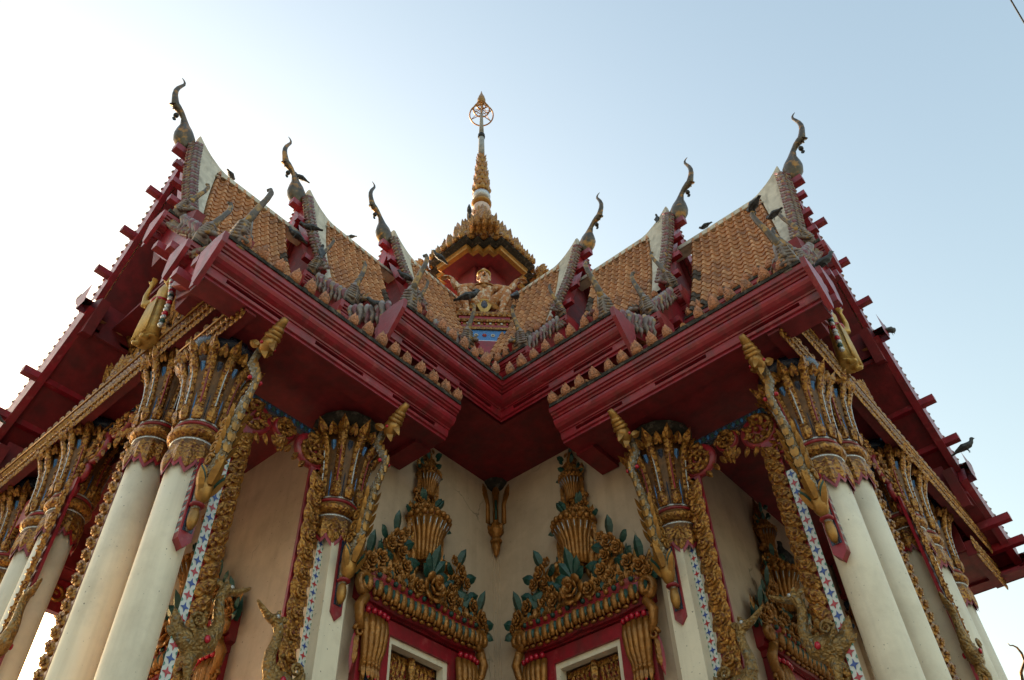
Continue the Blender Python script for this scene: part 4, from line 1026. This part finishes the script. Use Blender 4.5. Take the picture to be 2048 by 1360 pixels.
pts=[(-.42,-.08,-.1),(-.46,-.1,.25),(-.36,-.12,.6),(-.22,-.1,.95),(-.1,-.1,1.2)]
for i in range(4):
    for j in range(7):
        t=j/7; p=V(pts[i]).lerp(V(pts[i+1]),t); wr.ell(p,.034,(0,1,0,2,0,0,2)[j],6,4)
DEI=[]
def put_deity(T,lab):
    o=empty('deity_statue'); o.matrix_basis=T; thing(o,lab,'statue','deity statues on the gables')
    if not DEI: DEI.extend([link('body',dme,o),rob.build('robe',[ROBE,GEM],o),wr.build('garland',[SILV,GREEN,GEM],o)])
    else:
        for c in DEI: link(c.name.split('.')[0],c.data,o)
    return o
TD=M.Translation((6.86,-1.52,8.0))@M.Rotation(PI/2,4,'Z')
put_deity(TD,'golden robed deity with raised hands in front of the right gable')
put_deity(MIR@TD,'golden robed deity with raised hands in front of the left gable')

# mythical swans at the feet of the scroll strips
def swan():
    mb=MB()
    mb.tube([(-.2,0,.02),(-.1,0,.0),(.04,0,.02),(.14,0,.07),(.17,0,.14)],[(.05,.05),(.12,.085),(.15,.10),(.11,.085),(.07,.06)],12,nrm=(0,0,1))
    mb.tube([(.12,0,.08),(.19,0,.17),(.195,0,.28),(.165,0,.40),(.15,0,.50),(.17,0,.58),(.2,0,.62)],[.085,.07,.058,.052,.05,.055,.05],10)
    mb.ell((.205,0,.62),(.075,.06,.065))
    mb.tube([(.24,0,.61),(.31,0,.635),(.37,0,.675),(.43,0,.72),(.455,0,.745)],[(.055,.045),(.048,.036),(.036,.028),(.024,.02),(.012,.012)],8,nrm=(0,1,0))
    mb.petal((.16,0,.64),(-1,0,.35),(0,1,0),.13,.08,.04,0); mb.petal((.2,0,.66),(-.4,0,1),(0,1,0),.09,.06,.03,0)
    for k in range(5): mb.petal((.11-.02*k,0,.16+.07*k),(-1,0,.6),(0,1,0),.08,.05,.03,0)
    mb.petal((-.16,0,.03),(-.5,0,1),(0,1,0),.26,.16,.06,0,prof=(.5,1,.8,.5,0)); mb.petal((-.16,0,.0),(-1,0,.45),(0,1,0),.16,.1,.05,0)
    mb.tube([(0,0,-.08),(-.03,-.05,-.22),(.0,-.05,-.36),(.02,-.05,-.5)],[(.07,.05),(.05,.045),(.03,.03),(.025,.025)],8); mb.tube([(0,0,-.08),(-.08,.04,-.22),(-.05,.04,-.36),(-.03,.04,-.5)],[(.07,.05),(.05,.045),(.03,.03),(.025,.025)],8)
    me=remesh(mb,.011,'swan_body',1); me.materials.append(SWAN); return me
sme=swan()
wgs=[]
for s in (-1,1):
    wg=MB(); wgs.append(wg)
    for k in range(7): wg.petal((.06-.025*k,s*.085,-.03+.016*k),(-.8+.07*k,s*.05,.35+.09*k),(0,s,0),.15,.05,.02,0,.0)
    wg.spiral((-.06,s*.1,.17),(-1,0,0),(0,0,1),.07,.015,1.5,.022,0)
gms=[]
for c_,r_,nm in (((.07,.105,.03),(.032,.02,.04),'gem'),((.07,-.105,.03),(.032,.02,.04),'gem'),((.2,0,.1),(.03,.03,.035),'gem'),((.22,.058,.635),(.022,.012,.022),'eye'),((.22,-.058,.635),(.022,.012,.022),'eye')):
    g_=MB(); g_.ell(c_,r_,0,8,5); gms.append((g_,nm))
SW=[]
def put_swan(T,lab):
    o=empty('swan_statue'); o.matrix_basis=T; thing(o,lab,'statue','mythical swan statues beside the porch openings')
    if not SW: SW.extend([link('body',sme,o)]+[w_.build('wing',SWAN,o) for w_ in wgs]+[g_.build(nm,GEM if nm=='gem' else SILV,o) for g_,nm in gms])
    else:
        for c in SW: link(c.name.split('.')[0],c.data,o)
    return o
def SwT(x,z,flip,s=1.,rz=0): return M.Translation((x,-2.6,z))@M.Rotation(rz,4,'Z')@M.Diagonal((-s if flip else s,s,s,1))
for T,a in ((SwT(5.22,4.54,False),'pilaster'),(SwT(6.06,4.62,True,.98),'thick front column')):
    T=T@M.Diagonal((.84,.84,.84,1))
    put_swan(T,'scaly gilt swan with jewelled eye beside the %s of the right porch'%('door side pilaster' if a=='pilaster' else a))
    put_swan(MIR@T,'scaly gilt swan with jewelled eye beside the %s of the left porch'%('door side pilaster' if a=='pilaster' else a))
T=M.Translation((6.6,-.22,5.2))@M.Rotation(-PI/2,4,'Z')@M.Diagonal((.75,.75,.75,1))
put_swan(MIR@T,'swan statue silhouetted against the bright gap of the left porch front')
put_swan(T,'swan statue half hidden between the front columns of the right porch')

# ------------------------------------------------------------------ wind bells hanging from the roof finials
def bell():
    mb=MB(); mb.tube([(0,0,.0),(.004,0,-.08)],.004,5,0); mb.lathe([(.004,-.07),(.03,-.085),(.043,-.115),(.042,-.145),(.03,-.17),(.01,-.18)],12,m=0)
    cl=MB(); cl.tube([(0,0,-.17),(0,0,-.21)],.004,5,0); cl.petal((0,0,-.2),(.1,0,-1),(0,1,0),.09,.07,.008,0)
    return mb,cl
bb,cl=bell(); BL=[]
for wing in ('right','left'):
    for k,(x,z) in {'outermost':(6.88,13.42),'middle':(4.78,14.2),'innermost':(2.76,15.04)}.items():
        T=M.Translation((x+.43,0,z+.70)); T=MIR@T if wing=='left' else T
        o=empty('wind_bell'); o.matrix_basis=T; thing(o,f'small dark wind bell under the beak of the {k} finial on the {wing} wing','bell','wind bells on the roof finials')
        if not BL: BL.extend([bb.build('bell_body',IRON,o),cl.build('clapper',IRON,o)])
        else:
            for c in BL: link(c.name.split('.')[0],c.data,o)

# ------------------------------------------------------------------ pigeons
def pigeon():
    mb=MB()
    mb.tube([(-.17,0,.055),(-.1,0,.085),(-.02,0,.11),(.06,0,.13),(.10,0,.165)],[(.012,.03),(.035,.045),(.06,.058),(.055,.05),(.034,.032)],10,nrm=(0,0,1))
    mb.tube([(.09,0,.15),(.115,0,.19),(.125,0,.215)],[.04,.03,.028],8); mb.ell((.13,0,.22),(.036,.028,.03)); mb.tube([(.155,0,.217),(.185,0,.207)],[.012,.003],6)
    mb.tube([(-.12,0,.075),(-.2,0,.045),(-.26,0,.025)],[(.02,.035),(.012,.035),(.006,.03)],6,nrm=(0,0,1))
    for s in (-1,1):
        mb.tube([(.05,s*.045,.13),(-.05,s*.058,.11),(-.15,s*.03,.075),(-.2,s*.015,.06)],[(.03,.012),(.04,.014),(.022,.01),(.006,.004)],7,nrm=(0,0,1))
        mb.tube([(.01,s*.02,.07),(.015,s*.02,.0)],.008,5); mb.tube([(0,s*.02,.004),(.035,s*.02,.004)],.006,5)
    me=remesh(mb,.0085,'pigeon',1); me.materials.append(PIGE); return me
pme=pigeon()
from bpy_extras.object_utils import world_to_camera_view
def bird(x,y,z,rz,lab,left=False,s=1.,pitch=0,roll=0):
    s*=.72
    T=M.Translation((x,y,z))@M.Rotation(rz,4,'Z')@M.Rotation(-pitch,4,'Y')@M.Rotation(roll,4,'X')@M.Diagonal((s,s,s,1))
    if left: T=MIR@T
    o=link('pigeon',pme); o.matrix_basis=T
    thing(o,lab,'pigeon','pigeons perched on the temple'); return o
bird(6.13,0,13.50,2.5,'dark pigeon on the ridge of the outermost left roof',True)
bird(4.98,-.03,14.78,.4,'pigeon clinging to the throat of the middle finial on the left',True,1.05)
bird(3.66,0,14.33,1.2,'pigeon standing on the ridge of the middle left roof',True,.8)
bird(5.05,-1.05,12.2,.3,'pigeon on the horn tip at the upper eave of the middle left roof',True,1.15,-.6)
bird(4.95,-1.25,11.45,1.9,'pigeon clinging head up to the scaly horn base of the middle left roof',True,1.25,.9)
bird(5.15,-.75,12.2,.2,'pigeon on a short purlin end beside the middle left gable',True,1.2)
bird(3.0,-.9,13.0,.4,'pigeon on a purlin end beside the innermost left gable',True,1.2)
bird(4.3,-2.3,9.62,.2,'pigeon sitting low on the tiles behind the left double eave',True,1.)
bird(5.12,-3.1,8.75,.4,'pigeon wedged between the two red eave ends on the left',True,1.15,-.3)
bird(1.35,-.85,16.98,-.6,'upright pigeon on the far left corner of the tower eave',True,1.1,.8)
bird(1.65,-.3,15.35,.2,'pigeon stretched along the ridge next to the left side of the tower',True,1.3)
bird(.62,.25,17.55,1.5,'pigeon in the carvings on the left flank of the spire base',True,1.)
bird(2.92,-2.4,11.36,-2.2,'dark pigeon on the horn tip in front of the statue on its left knee side',True,1.35)
bird(2.92,-2.4,11.36,1.9,'dark pigeon on the horn tip in front of the statue on its right knee side',False,1.35,.5)
bird(1.25,-1.0,14.0,2.6,'pigeon half hidden behind the left foot of the guardian statue',True,1.2,.4)
bird(7.28,.95,10.15,.3,'pigeon perched on a purlin end at the far left edge',True,1.2) if False else None
bird(7.2,1.95,8.78,.2,'pigeon perched on a long purlin end of the outer left gable',True,1.25)
bird(5.31,0,13.52,2.9,'small pigeon on the ridge of the outermost right roof',False,.95)
bird(4.9,.02,14.22,.3,'pigeon at the foot of the middle finial on the right',False,1.)
bird(4.62,-.25,14.1,1.6,'pigeon clinging to the right middle gable edge below the finial',False,1.,.9)
bird(2.9,.0,15.02,.3,'pigeon at the foot of the innermost finial on the right',False,1.)
bird(6.98,-3.46,8.78,2.4,'large dark pigeon fluffed up on the tallest horn of the right outer eave',False,1.0)
bird(6.93,-2.42,9.78,2.7,'pigeon on the second horn of the right outer eave seen from below',False,.9)
bird(7.2,-2.2,8.85,.1,'pigeon lying on the red eave end at the upper right',False,1.1)
bird(4.55,-2.42,9.62,.3,'pigeon huddled behind the antefix row of the right lower eave',False,1.2)
bird(7.2,2.05,8.72,.2,'pigeon on a purlin end of the outer right gable',False,1.2)
bird(7.15,1.0,10.3,1.2,'tiny pigeon on the far slope of the outer right gable',False,1.)
bird(4.96,-.02,7.02,-1.9,'blackish pigeon on the flower basket inside the right porch',False,1.5,.7)
bird(4.7,-.0,14.30,2.2,'pigeon crouching behind the finial of the middle right roof',False,.9) if False else None

# ------------------------------------------------------------------ mirrored left wing
bpy.context.view_layer.update()
for o in list(WING): copy_tree(o,TEMPLE,MIR)
# back halves of the cross, plain, so that the roofs carry on behind the tower
bk=MB(); 
for a in (0,1):
    b2=MB(); b2.box((-6.4,-2.5,Z0),(-1.0,2.5,7.9)); 
    b2.prism([(-6.9,-3.4,7.9),(-6.9,3.4,7.9),(-6.9,2.4,8.7),(-6.9,1.1,10.5),(-6.9,0,13.4),(-6.9,-1.1,10.5),(-6.9,-2.4,8.7)],(4.5,0,0))
    b2.prism([(-2.5,-1.1,12.1),(-2.5,1.1,12.1),(-2.5,0,15.0)],(2.4,0,0)); b2.prism([(-4.8,-1.1,11.2),(-4.8,1.1,11.2),(-4.8,0,14.2)],(4.0,0,0))
    bk.merge(b2,MIR if a else None)
S_(bk,'rear_wing',[TC])
mb=MB(); mb.box((-8,-8.2,0),(8.2,8,Z0),0); mb.box((-8.2,-8.4,Z0-.3),(8.4,8.2,Z0-.12),0)
mb=MB()
for q in ((-3,-7.6,7.6,3),): pass
mb.box((-7.6,-2.9,0),(7.6,2.9,Z0),0); mb.box((-2.9,-7.6,0),(2.9,-2.9,Z0),0); mb.box((-2.9,2.9,0),(2.9,7.6,Z0),0)
mb.box((2.9,-3.6,0),(3.6,-2.9,Z0-.4),0)
S_(mb,'podium',WALL)
# painted beam seen through the left porch
bm=MB(); bm.box((5.0,2.36,7.0),(6.4,2.44,7.42),0)
for k in range(5): bm.spiral((5.15+.28*k,2.35,7.2),(1,0,0),(0,0,1),.13,.02,1.4,.03,1)
o=bm.build('painted_beam',[RED,OCHRE],TEMPLE); c=o.copy(); COL.objects.link(c); c.matrix_basis=MIR
rb=MB(); rb.box((6.42,.98,7.2),(6.5,1.3,7.55)); o=rb.build('red_board',RED,TEMPLE); c=o.copy(); COL.objects.link(c); c.matrix_basis=MIR

# ------------------------------------------------------------------ surroundings
g=MB(); R=600; g.add([(-R,-R,0),(R,-R,0),(R,R,0),(-R,R,0)],[(0,1,2,3)],0,False)
o=g.build('ground',GROUND); o['kind']='structure'
cb=MB(); cb.tube([(10.76,-.59,13.45),(10.745,-.30,13.22)],.012,6)
cb=MB(); a=V((10.76,-.593,13.448)); b=V((10.747,-.2986,13.2208)); d=(b-a)
cb.tube([a+d*k for k in (-40,-20,-6,0,1,6,20,38)],.011,8,0)
o=cb.build('overhead_cable',RUBB); thing(o,'thin black overhead cable crossing the top right corner of the sky','cable')

# a neighbouring shrine whose finial shows at the lower right edge
NB=empty('neighbouring_shrine',(0,0,0)); thing(NB,'white gabled neighbouring shrine with a thin curled finial at the right edge','shrine')
# ------------------------------------------------------------------ camera
f,yaw,pit,roll=1676.9,-5.8203,46.2977,-2.171
a=math.radians(135+yaw); p_=math.radians(pit); r_=math.radians(roll)
fw=V((math.cos(a)*math.cos(p_),math.sin(a)*math.cos(p_),math.sin(p_))); rt=V((math.sin(a),-math.cos(a),0)); up=rt.cross(fw)
rt2=rt*math.cos(r_)+up*math.sin(r_); up2=-rt*math.sin(r_)+up*math.cos(r_)
cam=bpy.data.cameras.new('camera'); co=bpy.data.objects.new('camera',cam); COL.objects.link(co)
CP=V((8.2278,-9.0712,1.6))
co.matrix_world=M(((rt2.x,up2.x,-fw.x,CP.x),(rt2.y,up2.y,-fw.y,CP.y),(rt2.z,up2.z,-fw.z,CP.z),(0,0,0,1)))
cam.sensor_width=36; cam.lens=f/2048*36; cam.clip_end=2000; cam.clip_start=.05
sc.camera=co
def pxray(x,y): return (fw+rt2*((x-1024)/f)+up2*((680-y)/f))
# shrine placed 24 m away along the wall line to the right
tip=CP+pxray(2016,1287)*16; base=CP+pxray(2041,1345)*16
nb=MB(); L=(tip-base).length
u=(tip-base)
e=rt
ptsn=[base-u*.9+e*.35, base-u*.25+e*.08, base+e*.0, base+u*.2+e*.12, base+u*.45+e*.06, base+u*.62-e*.02, base+u*.75-e*.05, tip]
ptsn=[CP+pxray(x,y)*16 for x,y in ((2060,1400),(2045,1365),(2042,1345),(2049,1322),(2043,1306),(2034,1295),(2026,1291),(2020,1291),(2015,1286))]
nb.tube(ptsn,[.06,.04,.03,.026,.022,.018,.014,.011,.004],8,0)
nb.build('roof_finial',BRONZ,NB)
q=ptsn[0]; nb=MB()
X=rt.copy(); Y=V((-rt.y,rt.x,0))
apex=V((q.x,q.y,q.z+.12))+X*.12
nb.prism([apex,apex+X*1.6-V((0,0,2.6)),apex-X*1.6-V((0,0,2.6))],Y*4,0); nb.build('roof',TC,NB)
nb=MB(); c=apex+Y*.2
nb.prism([c+X*1.3-V((0,0,c.z)),c-X*1.3-V((0,0,c.z)),c-X*1.3-V((0,0,2.3)),c-V((0,0,.25)),c+X*1.3-V((0,0,2.3))],Y*3.4,0); nb.build('wall',BWALL,NB)

# ------------------------------------------------------------------ daylight
SUN_AZ=math.radians(168); SUN_EL=math.radians(12)       # azimuth measured from +X towards +Y
sd=V((math.cos(SUN_AZ)*math.cos(SUN_EL),math.sin(SUN_AZ)*math.cos(SUN_EL),math.sin(SUN_EL)))
w=bpy.data.worlds.new('World'); sc.world=w; w.use_nodes=True
nt=w.node_tree; bg=nt.nodes['Background']; sk=nt.nodes.new('ShaderNodeTexSky'); sk.sky_type='NISHITA'; sk.sun_disc=False
sk.sun_elevation=SUN_EL; sk.sun_rotation=PI/2-SUN_AZ; sk.air_density=1.7; sk.dust_density=5.5; sk.ozone_density=1.0; sk.altitude=0
nt.links.new(sk.outputs[0],bg.inputs[0]); bg.inputs[1].default_value=.15
sl=bpy.data.lights.new('sun','SUN'); sl.energy=2.0; sl.angle=math.radians(.6); sl.color=(1,.86,.68)
so=bpy.data.objects.new('sun',sl); COL.objects.link(so); so.rotation_euler=sd.to_track_quat('Z','Y').to_euler()
vs=sc.view_settings; vs.view_transform='Standard'; vs.look='None'; vs.gamma=1; vs.use_curve_mapping=False; vs.exposure=1.85
sc.render.resolution_x=1024; sc.render.resolution_y=680
